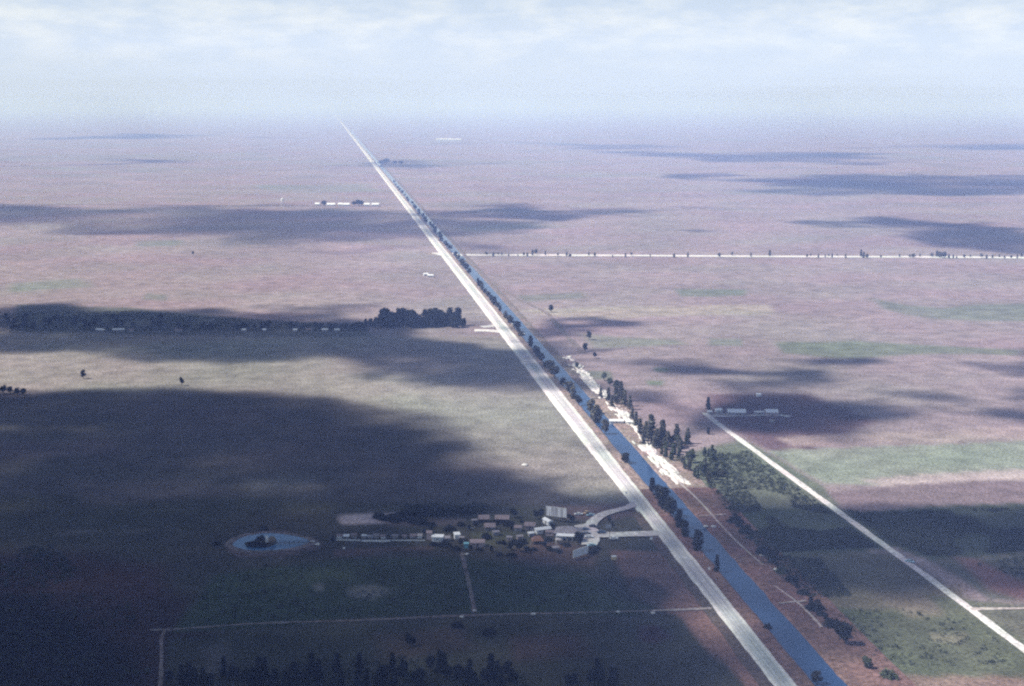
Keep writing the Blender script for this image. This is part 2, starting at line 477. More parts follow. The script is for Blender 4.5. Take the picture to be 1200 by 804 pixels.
def build_ground():
    az = np.concatenate([np.arange(-180, -24, 3.0), np.arange(-24, 24.001, .075), np.arange(27, 180, 3.0)])
    rr = np.concatenate([[60, 150, 250, 330], 380 * 1.0085 ** np.arange(0, 470), 380 * 1.0085 ** 470 * 1.14 ** np.arange(1, 16)])
    rr = rr[rr < 79000]; rr = np.append(rr, 80000)
    A, R = np.meshgrid(np.radians(az), rr)
    X = (R * np.sin(A)).ravel(); Y = (R * np.cos(A)).ravel()
    X = np.append(X, 0); Y = np.append(Y, 0)
    na, nr = len(az), len(rr)
    i = np.arange(nr - 1)[:, None] * na + np.arange(na)[None]
    j = np.arange(nr - 1)[:, None] * na + (np.arange(na)[None] + 1) % na
    q = np.stack([i, j, j + na, i + na], -1).reshape(-1, 4)[:, ::-1]
    c = nr * na
    tri = np.stack([np.full(na, c), (np.arange(na) + 1) % na, np.arange(na)], -1)
    me = bpy.data.meshes.new('ground')
    me.vertices.add(len(X)); me.vertices.foreach_set('co', np.stack([X, Y, np.zeros_like(X)], -1).ravel())
    me.loops.add(len(q) * 4 + len(tri) * 3)
    me.loops.foreach_set('vertex_index', np.concatenate([q.ravel(), tri.ravel()]).astype(np.int32))
    me.polygons.add(len(q) + len(tri))
    me.polygons.foreach_set('loop_start', np.concatenate([np.arange(len(q)) * 4, len(q) * 4 + np.arange(len(tri)) * 3]).astype(np.int32))
    me.update(calc_edges=True)
    inview = (Y > 0)
    colr = np.tile(np.array([.22, .18, .17]), (len(X), 1))
    idx = np.where(inview)[0]
    colr[idx] = cover_shade_colour(X[idx], Y[idx])
    at = me.color_attributes.new('land_cover_shade', 'FLOAT_COLOR', 'POINT')
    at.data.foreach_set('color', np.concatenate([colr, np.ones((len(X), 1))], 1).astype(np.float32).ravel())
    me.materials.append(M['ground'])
    # make sure the faces look up
    me.validate()
    o = bpy.data.objects.new('ground', me); COL.objects.link(o)
    if me.polygons[10].normal.z < 0: me.flip_normals()
    tag(o, 'flat grassy marshland reaching the hazy horizon', kind='structure')


build_ground()

# ------------------------------------------------------------------ roads, canal
def strip(name, prof, s0, s1, mat, label=None, step=25, wob=0.0, seed=0, gap=None):
    """a strip along the highway's line; prof = [(offset, z), ...]"""
    ss = [s0]
    while ss[-1] < s1: ss.append(ss[-1] + step * max(1, ss[-1] / 800))
    ss[-1] = s1
    v = []; f = []
    n = len(prof)
    for s in ss:
        for k, (o, z) in enumerate(prof):
            w = 0
            if wob and k in (0, n - 1): w = wob * (float(fbm(np.array([s / 9.0]), np.array([k * 7.3]), seed, 3)[0]) - .5) * 2
            v.append(RS(s, o + w, z))
    for i in range(len(ss) - 1):
        for k in range(n - 1):
            f.append((i * n + k, i * n + k + 1, (i + 1) * n + k + 1, (i + 1) * n + k))
    ob = mesh_obj(name, v, f, mat)
    uv = ob.data.uv_layers.new(name='across')
    for lp in ob.data.loops:
        i, k = divmod(lp.vertex_index, n)
        uv.data[lp.index].uv = (prof[k][0], ss[i])
    tag(ob, label, kind='structure')
    return ob


SA = -260; SB = 60000
SN, SF = s_py(600), s_py(480)


def shoulder_w(s):
    t = min(1, max(0, (s - SN) / (SF - SN)))
    return .8 + 1.5 * t * t * (3 - 2 * t)


def shoulder(side, label, seed):
    ss = [SA]
    while ss[-1] < SB: ss.append(ss[-1] + 5 * max(1, ss[-1] / 400))
    v = []; f = []
    for s in ss:
        w = shoulder_w(s) + (float(vnoise(s / 7.0, seed * 3.1, seed)) - .5) * .7
        for (o, z) in ((3.3, .73), (3.3 + w, .62), (3.3 + w + .7, .45), (3.3 + w + 1.9, .02)):
            v.append(RS(s, o * side, z))
    for i in range(len(ss) - 1):
        for k in range(3):
            q = (i * 4 + k, i * 4 + k + 1, (i + 1) * 4 + k + 1, (i + 1) * 4 + k)
            f.append(q if side > 0 else q[::-1])
    tag(mesh_obj('road_shoulder', v, f, M['shoulder']), label, kind='structure')


strip('highway', [(-3.3, .74), (0, .82), (3.3, .74)], SA, SB, M['asphalt'], 'straight pale two lane highway running to the horizon')
shoulder(-1, 'pale gravel shoulder on the left of the highway', 3)
shoulder(1, 'pale gravel shoulder beside the canal bank', 4)
strip('road_verge', [(-10, .03), (-7, .30), (-4.2, .50)], SA, SN, M['verge'], 'rough grass verge on the left of the highway', 4, 1.0, 31)
strip('road_marking', [(-3.1, .86), (-2.9, .865)], SA, 3000, M['line_paint'], 'painted edge line on the left of the highway')
strip('road_marking', [(2.9, .865), (3.1, .86)], SA, 3000, M['line_paint'], 'painted edge line on the canal side of the highway')
mk = MB()
s = SA
while s < 2200:
    mk.quad(RS(s, -.1, .90), RS(s, .1, .90), RS(s + 4, .1, .90), RS(s + 4, -.1, .90)); s += 12
tag(mk.build('road_marking', M['line_paint']), 'broken centre line on the highway', kind='structure')
strip('canal_bank', [(4.4, .50), (7.4, .58), (9.4, .75), (11.0, .75), (12.3, .12)], SA, s_py(575), M['bank'], 'brown grassy bank between highway and canal', 3, .7, 9)
strip('canal_bank', [(4.4, .50), (7.4, .58), (9.4, .75), (11.0, .75), (12.3, .12)], s_py(575), 12000, M['pale_bank'], 'tan bank between highway and distant canal', 4, .7, 10)
strip('canal', [(10.6, .22), (18, .22), (25.6, .22)], SA, 12000, M['water'], 'straight blue canal beside the highway')
strip('canal_bank', [(24.3, .10), (25.6, .8), (34, .9), (45, .5), (52, .02)], SA, s_py(575), M['bank'], 'reddish bare bank on the far side of the canal', 3, .8, 19)
strip('canal_bank', [(24.3, .10), (25.6, .8), (34, .9), (42, .5), (48, .02)], s_py(575), s_py(470), M['pale_bank'], 'pale rubbly bank beside the white limestone', 3, .8, 21)
strip('canal_bank', [(24.3, .10), (25.6, .7), (30, .6), (33, .05)], s_py(470) + 3, 12000, M['far_bank'], 'low brown bank along the distant canal', 5, .8, 29)


def path(name, pts, w0, w1, mat, label, z=.12, jitter=.12, seed=0, pixel=True, sub=10, crown=.10):
    P = [G(x, y) for (x, y) in pts] if pixel else pts
    Q = []
    for i in range(len(P) - 1):
        a = P[max(i - 1, 0)]; b = P[i]; c = P[i + 1]; d = P[min(i + 2, len(P) - 1)]
        n = max(2, int((c - b).length / sub))
        n = min(n, 160)
        for k in range(n):
            t = k / n
            Q.append(.5 * ((2 * b) + (c - a) * t + (2 * a - 5 * b + 4 * c - d) * t * t + (3 * b - a - 3 * c + d) * t ** 3))
    Q.append(P[-1])
    v = []; f = []
    for i, q in enumerate(Q):
        t = (Q[min(i + 1, len(Q) - 1)] - Q[max(i - 1, 0)]).normalized(); nrm = Vector((t.y, -t.x, 0))
        w = (w0 + (w1 - w0) * i / max(1, len(Q) - 1)) / 2
        jl = w * (1 + jitter * (random.random() * 2 - 1)); jr = w * (1 + jitter * (random.random() * 2 - 1))
        for (o, zz) in ((-jl, z), (0, z + crown), (jr, z)):
            v.append(Vector((q.x, q.y, 0)) + nrm * o + Vector((0, 0, zz)))
    for i in range(len(Q) - 1):
        for k in range(2):
            f.append((i * 3 + k, i * 3 + k + 1, i * 3 + 4 + k, i * 3 + 3 + k))
    o = mesh_obj(name, v, f, mat)
    tag(o, label, kind='structure')
    return o


path('dirt_road', [(826, 484), (838, 494), (900, 539.5), (950, 576), (1010, 620), (1070, 664), (1120, 701), (1200, 761), (1300, 835)], 4.6, 4.2,
     M['dirt'], 'white gravel road cutting diagonally across the right fields', .15)
path('dirt_road', [(534, 299), (700, 299.4), (900, 300.6), (1100, 301.4), (1250, 302.4), (1700, 305)], 24, 24, M['dirt'],
     'white side road meeting the highway at a right angle', .3, sub=30)
path('dirt_road', [(509, 298), (516, 297.8), (528, 298.5)], 34, 44, M['dirt'], 'white apron where the side road meets the highway', .42, .05)
path('driveway', [(564, 383.2), (580, 382), (597, 380), (600, 383)], 13, 17, M['dirt'], 'upper branch of the white access track', .2)
path('driveway', [(556, 387.4), (575, 387.6), (600, 390), (606, 392)], 14, 18, M['dirt'], 'lower branch of the white access track', .24)
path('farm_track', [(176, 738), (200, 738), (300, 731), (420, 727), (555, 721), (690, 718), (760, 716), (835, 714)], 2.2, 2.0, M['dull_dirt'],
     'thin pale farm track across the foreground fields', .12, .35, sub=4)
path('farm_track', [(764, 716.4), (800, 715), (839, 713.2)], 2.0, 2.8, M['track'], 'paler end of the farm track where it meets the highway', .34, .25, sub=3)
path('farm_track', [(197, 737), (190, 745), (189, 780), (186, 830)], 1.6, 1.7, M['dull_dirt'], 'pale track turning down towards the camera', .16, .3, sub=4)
path('farm_track', [(541, 648), (545, 665), (551, 690), (556, 718)], 2.2, 2.0, M['dull_dirt'], 'short reddish track running down from the hamlet', .16, .3, sub=3)
path('driveway', [(745, 589), (738, 595), (722, 599), (706, 604), (695, 612), (692, 621), (700, 627)], 5.5, 7.5, M['lot'], 'curved upper arm of the loop driveway', .62, .08, sub=4)
path('driveway', [(786, 624), (770, 626), (740, 627), (705, 628), (690, 627)], 9, 9, M['lot'], 'straight lower arm of the loop driveway', .66, .08, sub=4)
path('driveway', [(680, 616), (690, 622), (693, 632), (690, 640)], 9, 9, M['lot'], 'pale gravel parking lot in front of the grey roofed store', .70, .1, sub=3)
path('driveway', [(1137, 714), (1150, 714), (1170, 713.5), (1230, 713)], 4.5, 2.0, M['track'], 'short white spur off the diagonal gravel road', .2)
path('driveway', [(834, 488), (860, 488), (890, 487), (915, 487), (925, 489)], 4, 5, M['dirt'], 'white yard track in front of the farm buildings', .34, .3)
path('farm_track', [(0, 240), (120, 240), (260, 241), (372, 241.4), (446, 242)], 9, 12, M['dull_dirt'], 'faint pale track leading to the far white sheds', .5, .4, sub=40)
path('driveway', [(836, 486), (850, 485.6), (860, 486)], 3, 3, M['dirt'], 'short pale loop beside the farm track', .2, .3)
path('farm_track', [RP(y, o) for (y, o) in ((566, 32), (590, 34), (625, 33.5), (645, 34), (668, 36))], 1.8, 0.8, M['track'], 'pale wheel track along the far canal bank', 1.05, .3, pixel=False, sub=4)
path('farm_track', [RP(y, o) for (y, o) in ((692, 32), (713, 35.5), (726, 36), (742, 36))], 0.7, 1.5, M['track'], 'near pale wheel track on the far canal bank', 1.05, .4, pixel=False, sub=3)
path('farm_track', [RP(609, 25.6), RP(608.6, 32), RP(608, 42)], 1.4, 1.8, M['track'], 'pale cross track reaching the canal', 1.15, .3, pixel=False, sub=3)
path('farm_track', [RP(712.5, 26), RP(711.5, 35), RP(711, 40)], 1.3, 2.4, M['track'], 'near pale cross track reaching the canal', 1.15, .3, pixel=False, sub=3)
path('farm_track', [(640, 366), (655, 383), (668, 398), (684, 414)], 5, 7, M['dull_dirt'], 'reddish track beside the distant canal', .3, .3, sub=12)
path('farm_track', [(545, 305), (585, 336), (612, 352), (640, 366)], 5, 5, M['dull_dirt'], 'faint track beside the far canal', .3, .4, sub=20)


# bare limestone spoil heaped on the far bank
def gravel(py0, py1, o0, o1, seed, label, hgt=.8, thr=.46):
    sa, sb = s_py(py1), s_py(py0)
    ns = max(12, int((sb - sa) / 1.6)); no = max(8, int((o1 - o0) / 1.0))
    v = []; keep = {}; f = []
    for i in range(ns + 1):
        for k in range(no + 1):
            s = sa + (sb - sa) * i / ns; o = o0 + (o1 - o0) * k / no
            e = min(i / ns, 1 - i / ns) * 6; e2 = min(k / no, 1 - k / no) * 3.2
            n = float(fbm(np.array([s / 11.0]), np.array([o / 1.9]), seed, 4)[0])
            h = (n - thr) * 4 + min(1, e) * min(1, e2) * 1.3 - 1.0
            keep[(i, k)] = h > -.15
            v.append(RS(s, o, .85 + max(h, -.15) * hgt))
    for i in range(ns):
        for k in range(no):
            if keep[(i, k)] or keep[(i + 1, k + 1)]:
                a = i * (no + 1) + k
                f.append((a, a + 1, a + no + 2, a + no + 1))
    used = sorted({q for t in f for q in t}); mp = {q: n for n, q in enumerate(used)}
    o = mesh_obj('gravel_bank', [v[q] for q in used], [tuple(mp[q] for q in t) for t in f], M['gravel'])
    tag(o, label, kind='structure')


gravel(520, 572, 26, 38.5, 5, 'long white limestone spoil on the far canal bank', thr=.39)
gravel(434, 470, 31, 42, 15, 'white limestone spoil on the bank below the trees', thr=.40)
gravel(470, 524, 30, 44, 25, 'thin broken limestone scatter between the two spoil heaps', .8, .56)
gravel(418, 436, 30, 44, 35, 'small pale scatter at the far end of the spoil', .8, .58)

# pond with a little island
def disc(name, pts, z, mat, label=None, kind='structure', parent=None, h=0.0, edge=None):
    """a filled outline; h > 0 mounds it up"""
    c = sum(pts, Vector()) / len(pts); n = len(pts)
    rings = [1.0, .8, .55, .3]
    v = []; f = []
    for r in rings:
        for p in pts:
            q = c + (p - c) * r
            v.append((q.x, q.y, z + h * (1 - r * r)))
    v.append((c.x, c.y, z + h))
    for k in range(len(rings) - 1):
        for i in range(n):
            j = (i + 1) % n
            f.append((k * n + i, k * n + j, (k + 1) * n + j, (k + 1) * n + i))
    b = (len(rings) - 1) * n
    for i in range(n): f.append((b + i, b + (i + 1) % n, len(v) - 1))
    o = mesh_obj(name, v, f, mat, parent)
    if o.data.polygons[0].normal.z < 0: o.data.flip_normals()
    if label: tag(o, label, kind=kind)
    return o


def blob(pts, n=56, seed=1, amp=.05):
    P = [G(x, y) for (x, y) in pts]; m = len(P); out = []
    for i in range(n):
        t = i / n * m; k = int(t); u = t - k
        a, b, c, d = P[(k - 1) % m], P[k % m], P[(k + 1) % m], P[(k + 2) % m]
        out.append(.5 * ((2 * b) + (c - a) * u + (2 * a - 5 * b + 4 * c - d) * u * u + (3 * b - a - 3 * c + d) * u ** 3))
    c = sum(out, Vector()) / n
    rnd = random.Random(seed)
    return [c + (p - c) * (1 + amp * (rnd.random() * 2 - 1)) for p in out]


POND = [(272, 638), (282, 630.5), (300, 626), (322, 625), (345, 628), (364, 634), (352, 640), (330, 644.5), (300, 646), (280, 643)]
disc('pond', blob(POND, 60, 2, .015), .16, M['pond_water'], 'almond shaped blue pond beside the hamlet')
disc('pond_island', blob([(285, 637), (295, 634), (308, 631), (322, 631.5), (324, 636), (318, 641), (304, 641.5), (290, 641)], 40, 3, .06), .1,
     M['island'], 'dark overgrown island in the middle of the pond', h=.9)


def rim(pts, w, label):
    P = blob(pts, 60, 2, .015); c = sum(P, Vector()) / len(P); v = []; f = []; n = len(P)
    rnd = random.Random(5)
    for p in P:
        d = (p - c).normalized()
        ww = w * (.7 + .6 * rnd.random())
        for (o, z) in ((-.8, .05), (.8, .7), (ww * .6, .5), (ww, .02)):
            q = p + d * o; v.append((q.x, q.y, z))
    for i in range(n):
        j = (i + 1) % n
        for k in range(3): f.append((i * 4 + k, j * 4 + k, j * 4 + k + 1, i * 4 + k + 1))
    o = mesh_obj('pond_bank', v, f, M['dull_dirt'])
    if o.data.polygons[1].normal.z < 0: o.data.flip_normals()
    tag(o, label, kind='structure')


rim(POND, 3.4, 'pale sandy bank around the pond')

# ------------------------------------------------------------------ trees
def leaf_faces(rnd, centre, n, spread, size, v, f, flat=.7):
    for _ in range(n):
        c = Vector(centre) + Vector((rnd.gauss(0, spread), rnd.gauss(0, spread), rnd.gauss(0, spread * flat)))
        a = Vector((rnd.gauss(0, 1), rnd.gauss(0, 1), rnd.gauss(0, .8))).normalized()
        b = a.orthogonal().normalized()
        b = (Matrix.Rotation(rnd.random() * 6.28, 3, a) @ b)
        d = a.cross(b)
        s = size * (.6 + .8 * rnd.random())
        k = len(v)
        v += [tuple(c - b * s), tuple(c + d * s * .55), tuple(c + b * s), tuple(c - d * s * .55)]
        f.append((k, k + 1, k + 2, k + 3))


def tree_meshes(kind, seed, dense=1.0):
    """unit tree 10 m tall; returns trunk mesh, crown mesh"""
    rnd = random.Random(seed)
    t = MB(); v = []; f = []
    if kind == 'conic':
        t.tube((0, 0, -.3), (0, 0, 9.2), .22, .04, 7)
        lean = rnd.uniform(-.15, .15)
        for k in range(int(70 * dense)):
            z = 1.0 + 9.0 * (k + rnd.random()) / (70 * dense)
            r = 1.75 * (1 - (z / 10.3)) ** .9 * rnd.uniform(.2, 1.2)
            an = rnd.random() * 6.283
            p = (math.cos(an) * r + lean * z * .1, math.sin(an) * r, z)
            if rnd.random() < .5: t.tube((0, 0, z * .97), p, .05, .02, 4)
            leaf_faces(rnd, p, 9, .32, .5, v, f)
    elif kind == 'broad':
        t.tube((0, 0, -.3), (.1, .05, 3.2), .30, .22, 7)
        for k in range(6):
            an = k * 1.05 + rnd.random()
            t.tube((.1, .05, 2.2 + .2 * k), (math.cos(an) * 1.9, math.sin(an) * 1.9, 5.0 + .5 * k), .14, .04, 5)
        lob = [(rnd.uniform(-1.6, 1.6), rnd.uniform(-1.6, 1.6), rnd.uniform(3.0, 8.2), rnd.uniform(1.0, 1.9)) for _ in range(11)]
        for (x, y, z, r) in lob:
            for k in range(int(11 * dense)):
                d = Vector((rnd.gauss(0, 1), rnd.gauss(0, 1), rnd.gauss(0, 1))).normalized() * r * rnd.uniform(.55, 1.1)
                leaf_faces(rnd, (x * (1 - (z - 3) / 12) + d.x, y * (1 - (z - 3) / 12) + d.y, max(1.2, z + d.z)), 7, .36, .55, v, f)
    elif kind == 'column':
        t.tube((0, 0, -.3), (0, 0, 9.0), .25, .05, 7)
        for k in range(int(85 * dense)):
            z = .8 + 9.0 * rnd.random()
            r = (1.55 * math.sin(min(1, z / 4.0) * 1.57) * (1 - max(0, z - 4.5) / 6.2) ** .55) * rnd.uniform(.3, 1.12)
            an = rnd.random() * 6.283
            leaf_faces(rnd, (math.cos(an) * r, math.sin(an) * r, z), 9, .36, .55, v, f)
    else:                                                 # bush, 3 m tall
        for k in range(4):
            an = k * 1.6; t.tube((0, 0, -.2), (math.cos(an) * .9, math.sin(an) * .9, 1.6), .09, .03, 5)
        for k in range(int(60 * dense)):
            d = Vector((rnd.gauss(0, 1), rnd.gauss(0, 1), abs(rnd.gauss(0, .9)))).normalized() * rnd.uniform(.6, 1.15)
            leaf_faces(rnd, (d.x * 1.9, d.y * 1.9, .35 + d.z * 2.2 * rnd.uniform(.7, 1.1)), 7, .28, .36, v, f)
    tm = bpy.data.meshes.new('trunk'); tm.from_pydata(t.v, [], t.f); tm.materials.append(M['bark'])
    cm = bpy.data.meshes.new('crown'); cm.from_pydata(v, [], f)
    return tm, cm


TREES = {}
for kind, n in (('conic', 4), ('broad', 4), ('column', 4), ('bush', 4)):
    for k in range(n):
        TREES[(kind, k)] = tree_meshes(kind, 100 + 17 * k + len(kind), 1.3)
CROWN = {}


def crown_mesh(kind, k, leaf):
    key = (kind, k, leaf)
    if key not in CROWN:
        me = TREES[(kind, k)][1].copy(); me.name = 'crown'; me.materials.append(M[leaf]); CROWN[key] = me
    return CROWN[key]


TREE_COUNT = 0
TREE_NAME = {'conic': 'pine_tree', 'broad': 'broadleaf_tree', 'column': 'tree', 'bush': 'bush'}


def tree(p, h, kind, leaf, label, group=None, wide=1.0, cat=None, name=None):
    global TREE_COUNT
    TREE_COUNT += 1
    k = random.randrange(4)
    e = empty(name or TREE_NAME[kind], p, random.random() * 6.28)
    s = h / (3.0 if kind == 'bush' else 10.0)
    e.scale = (s * wide, s * wide * random.uniform(.9, 1.1), s)
    tag(e, label, cat or ('bush' if kind == 'bush' else 'tree'), group)
    t = bpy.data.objects.new('trunk', TREES[(kind, k)][0]); COL.objects.link(t); t.parent = e
    c = bpy.data.objects.new('crown', crown_mesh(kind, k, leaf)); COL.objects.link(c); c.parent = e
    return e


# --- near trees on the strip between highway and canal (photo base positions)
near = [
    ((957, 803), 6, 'broad', 'broad dark bush at the near end of the canal', 1.3),
    ((899, 737), 2.6, 'bush', 'low dark bush standing in the canal edge by itself', 1.1),
    ((840, 671), 9, 'conic', 'lone thin feathery pine on the canal bank below the rounded trees', 1.0),
    ((817, 646), 11.5, 'column', 'rounded dark tree alone beside the canal opposite the driveway mouth', 1.35),
    ((803, 630), 9.5, 'column', 'lower right tree of the dark pair above the lone rounded tree', 1.3),
    ((795.5, 619), 10.5, 'column', 'upper left tree of the dark pair beside the canal', 1.3),
    ((785, 606), 12.5, 'broad', 'nearest tree in the dense dark clump opposite the upper driveway', 1.15),
    ((779, 598), 13.5, 'column', 'middle tree in the dense dark clump opposite the upper driveway', 1.5),
    ((772, 589), 11.5, 'broad', 'farthest tree in the dense dark clump opposite the upper driveway', 1.15),
    ((764, 577), 9, 'column', 'small brownish tree just beyond the dense dark clump by the canal', 1.0),
    ((733, 543), 8, 'broad', 'single round tree standing over open water in mid canal', 1.3),
    ((709, 509), 11, 'broad', 'bushy tree on the canal bank facing the white flat roofed hut', 1.0),
    ((699, 495), 13, 'column', 'tall greyish tree on the bank above the bushy one', 1.6),
    ((693, 486), 12, 'broad', 'far grey tree next to the tall greyish canal tree', 1.2),
]
for (p, h, kind, lab, w) in near:
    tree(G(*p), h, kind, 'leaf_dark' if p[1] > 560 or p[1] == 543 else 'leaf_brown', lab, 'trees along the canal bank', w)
k = 0
py = 476.0
while py > 300:
    off = 10.8 + random.uniform(-.8, 1.6)
    skip = 396 < py < 402 or 408 < py < 414 or 322 < py < 331 or 366 < py < 370 or 447 < py < 453
    if not skip:
        k += 1
        big = random.random()
        tree(RP(py, off), 6.5 + 5 * big, random.choice(['broad', 'column', 'broad']), random.choice(['leaf_dark', 'leaf_dark', 'leaf_brown']),
             f'{ordinal(k)} tree in the distant canal row, counting away from the camera', 'distant row of canal trees', random.uniform(1.1, 1.7))
    py -= (py - 120) * random.uniform(.013, .024)
k = 0
for py in np.linspace(293, 215, 26):
    k += 1
    tree(RP(py, 10.8 + random.uniform(-1, 4)), random.uniform(7, 11), 'broad', 'leaf_dark',
         f'{ordinal(k)} dark tree beside the highway beyond the white side road', 'far roadside trees past the side road', 1.6)

# --- pines and woods on the far bank
pines = [(728, 470, 17), (722, 474, 16), (713, 470, 12), (732, 476, 14), (738, 480, 12), (717, 478, 11), (704, 466, 9), (763, 520, 22), (757, 515, 14), (776, 523, 20),
         (770, 524, 14), (750, 510, 13), (793, 520, 15), (806, 520, 12), (745, 500, 12), (741, 492, 10), (767, 526, 12), (783, 524, 12), (754, 522, 12)]
pines.sort(key=lambda q: q[1])
for i, (x, y, h) in enumerate(pines):
    tall = {22: 'tallest spire-like pine of the wood on the far canal bank'}.get(h)
    tree(G(x, y), h * .9, 'conic', 'leaf_grey', tall or f'{ordinal(i + 1)} pine of the far bank wood, counting from its far end', 'pines on the far canal bank', 1.1)
wood = []
for i in range(46):
    x = random.uniform(775, 850); y = random.uniform(520, 562)
    lo = 505 + max(0, (x - 775)) * .35; hi = 528 + (x - 775) * .62
    y = random.uniform(max(518, lo), min(566, hi + 8))
    wood.append((x, y))
wood.sort(key=lambda q: q[1])
for i, (x, y) in enumerate(wood):
    tree(G(x, y), random.uniform(4.5, 9), random.choice(['broad', 'broad', 'column', 'conic']), random.choice(['leaf_green', 'leaf_grey', 'leaf_green']),
         f'{ordinal(i + 1)} low tree of the olive thicket beside the limestone, counting from its far side', 'olive thicket by the limestone spoil', 1.2)
for i, (x, y) in enumerate([(646, 366), (690, 398), (697, 420), (686, 412), (708, 446), (676, 432), (715, 452), (722, 458)]):
    tree(G(x, y), random.uniform(6, 9), 'broad', 'leaf_dark' if i < 4 else 'leaf_green', f'{ordinal(i + 1)} scattered tree on the far bank above the pines', 'scattered trees above the pines', 1.2)
edge = [(872, 625), (878, 632), (885, 640), (880, 628), (892, 645), (897, 650), (903, 660), (908, 655), (913, 664), (918, 672), (925, 682), (932, 690),
        (940, 697), (955, 715), (962, 722), (968, 728), (860, 613), (866, 618), (950, 708), (974, 735), (1012, 778), (1020, 785), (1040, 795)]
edge.sort(key=lambda q: q[1])
for i, (x, y) in enumerate(edge):
    tree(G(x + random.uniform(-3, 3), y), random.uniform(2.4, 5), random.choice(['bush', 'broad', 'bush']), random.choice(['leaf_dark', 'leaf_green', 'leaf_dark']),
         f'{ordinal(i + 1)} shrub edging the reddish bank, counting towards the camera', 'shrubs edging the reddish bank', 1.3, name='shrub', cat='shrub')
tree(G(990, 756), 11, 'broad', 'leaf_dark', 'large dark round tree on the right bank near the bottom', None, 1.0)
tree(G(983, 748), 8, 'broad', 'leaf_dark', 'smaller dark tree touching the large round one on the right bank', None, 1.0)

# --- grove left of the highway
g = sorted([(428 + 118 * (i + random.uniform(.1, .9)) / 40, 384 + random.uniform(-3.0, .6)) for i in range(40)])

for i, (x, y) in enumerate(g):
    hpx = 13 if 489 < x < 497 else 20 if 447 < x < 538 else (12 if x < 447 else 11)
    tree(G(x, y), hpx * mpp(y) * random.uniform(.72, 1.1), 'column', 'leaf_dark', f'{ordinal(i + 1)} tree from the left in the tall dark grove', 'trees of the tall dark grove', 1.25)
# hedge line at the left with its cottages
hx = sorted([random.uniform(0, 425) for _ in range(75)])
for i, x in enumerate(hx):
    y = 387 - random.random() * (14 if x < 200 else 3.0)
    tree(G(x, y), random.uniform(4, 8.5), 'broad', 'leaf_dark', f'{ordinal(i + 1)} bushy tree from the left along the white cottage line', 'bushy trees along the cottage line', 1.5)
# --- trees lining the white side road
X1 = [858, 902, 946, 950, 959, 967, 971, 975, 981, 991, 1009, 1012, 1016, 1032, 1054, 1066, 1070, 1078, 1092, 1098, 1101, 1104, 1107, 1112, 1117, 1121, 1130, 1137, 1150, 1156, 1163, 1171, 1177, 1185, 1192, 1197,
      570, 578, 584, 588, 596, 607, 614, 618, 624, 628, 639, 654, 664, 668, 690, 697, 718, 733, 740, 762, 790, 806, 843, 880]
for i, x in enumerate(sorted(X1)):
    big = x in (902, 1009, 1012, 1098, 1101, 1104, 1107, 624, 628)
    yy = 300 + (x - 534) * .004
    tree(G(x, yy - .9 + random.uniform(-.4, 2.0)), random.uniform(9, 12) if big else random.uniform(4, 8), random.choice(['column', 'broad']), 'leaf_brown',
         f'{ordinal(i + 1)} tree from the highway along the white side road', 'trees lining the white side road', random.uniform(.9, 1.4))
# --- far clumps
for i, (x, y, h, w) in enumerate([(380, 241, 12, 2.2), (420, 241, 14, 2.4), (415, 241, 10, 2), (424, 241, 10, 2), (453, 192, 20, 3), (470, 192.5, 14, 3), (462, 192.5, 12, 3), (447, 192.5, 16, 3)]):
    tree(G(x, y), h, 'broad', 'leaf_dark', (f'{ordinal(i + 1)} dark tree from the left among the far white sheds' if i < 4 else f'{ordinal(i - 3)} dark tree in the small far clump touching the highway'),
         'far trees by the white sheds' if i < 4 else 'small far clump by the highway', w)
for i, (x, y) in enumerate([(226, 299), (213, 452), (98, 444), (143, 384), (137, 384)]):
    tree(G(x, y), random.uniform(6, 9), 'broad', 'leaf_dark', ['lone tree in the far left field', 'lone small tree at the edge of the sunlit ribbon', 'lone bush in the pale sunlit ribbon at left',
         'taller tree standing over the white cottages', 'second taller tree over the white cottages'][i])
for i, (x, y) in enumerate([(4, 462), (12, 461), (20, 462), (27, 463), (-4, 463)]):
    tree(G(x, y), random.uniform(5, 8), 'broad', 'leaf_dark', f'{ordinal(i + 1)} tree in the dark clump cut by the left frame edge', 'dark clump at the left edge', 1.6)
tree(G(830, 481), 10, 'conic', 'leaf_dark', 'dark pointed tree beside the farm road corner', None, 1.2)
tree(G(830, 509), 5, 'column', 'leaf_dark', 'small dark tree in the field left of the diagonal road', None, 1.2)
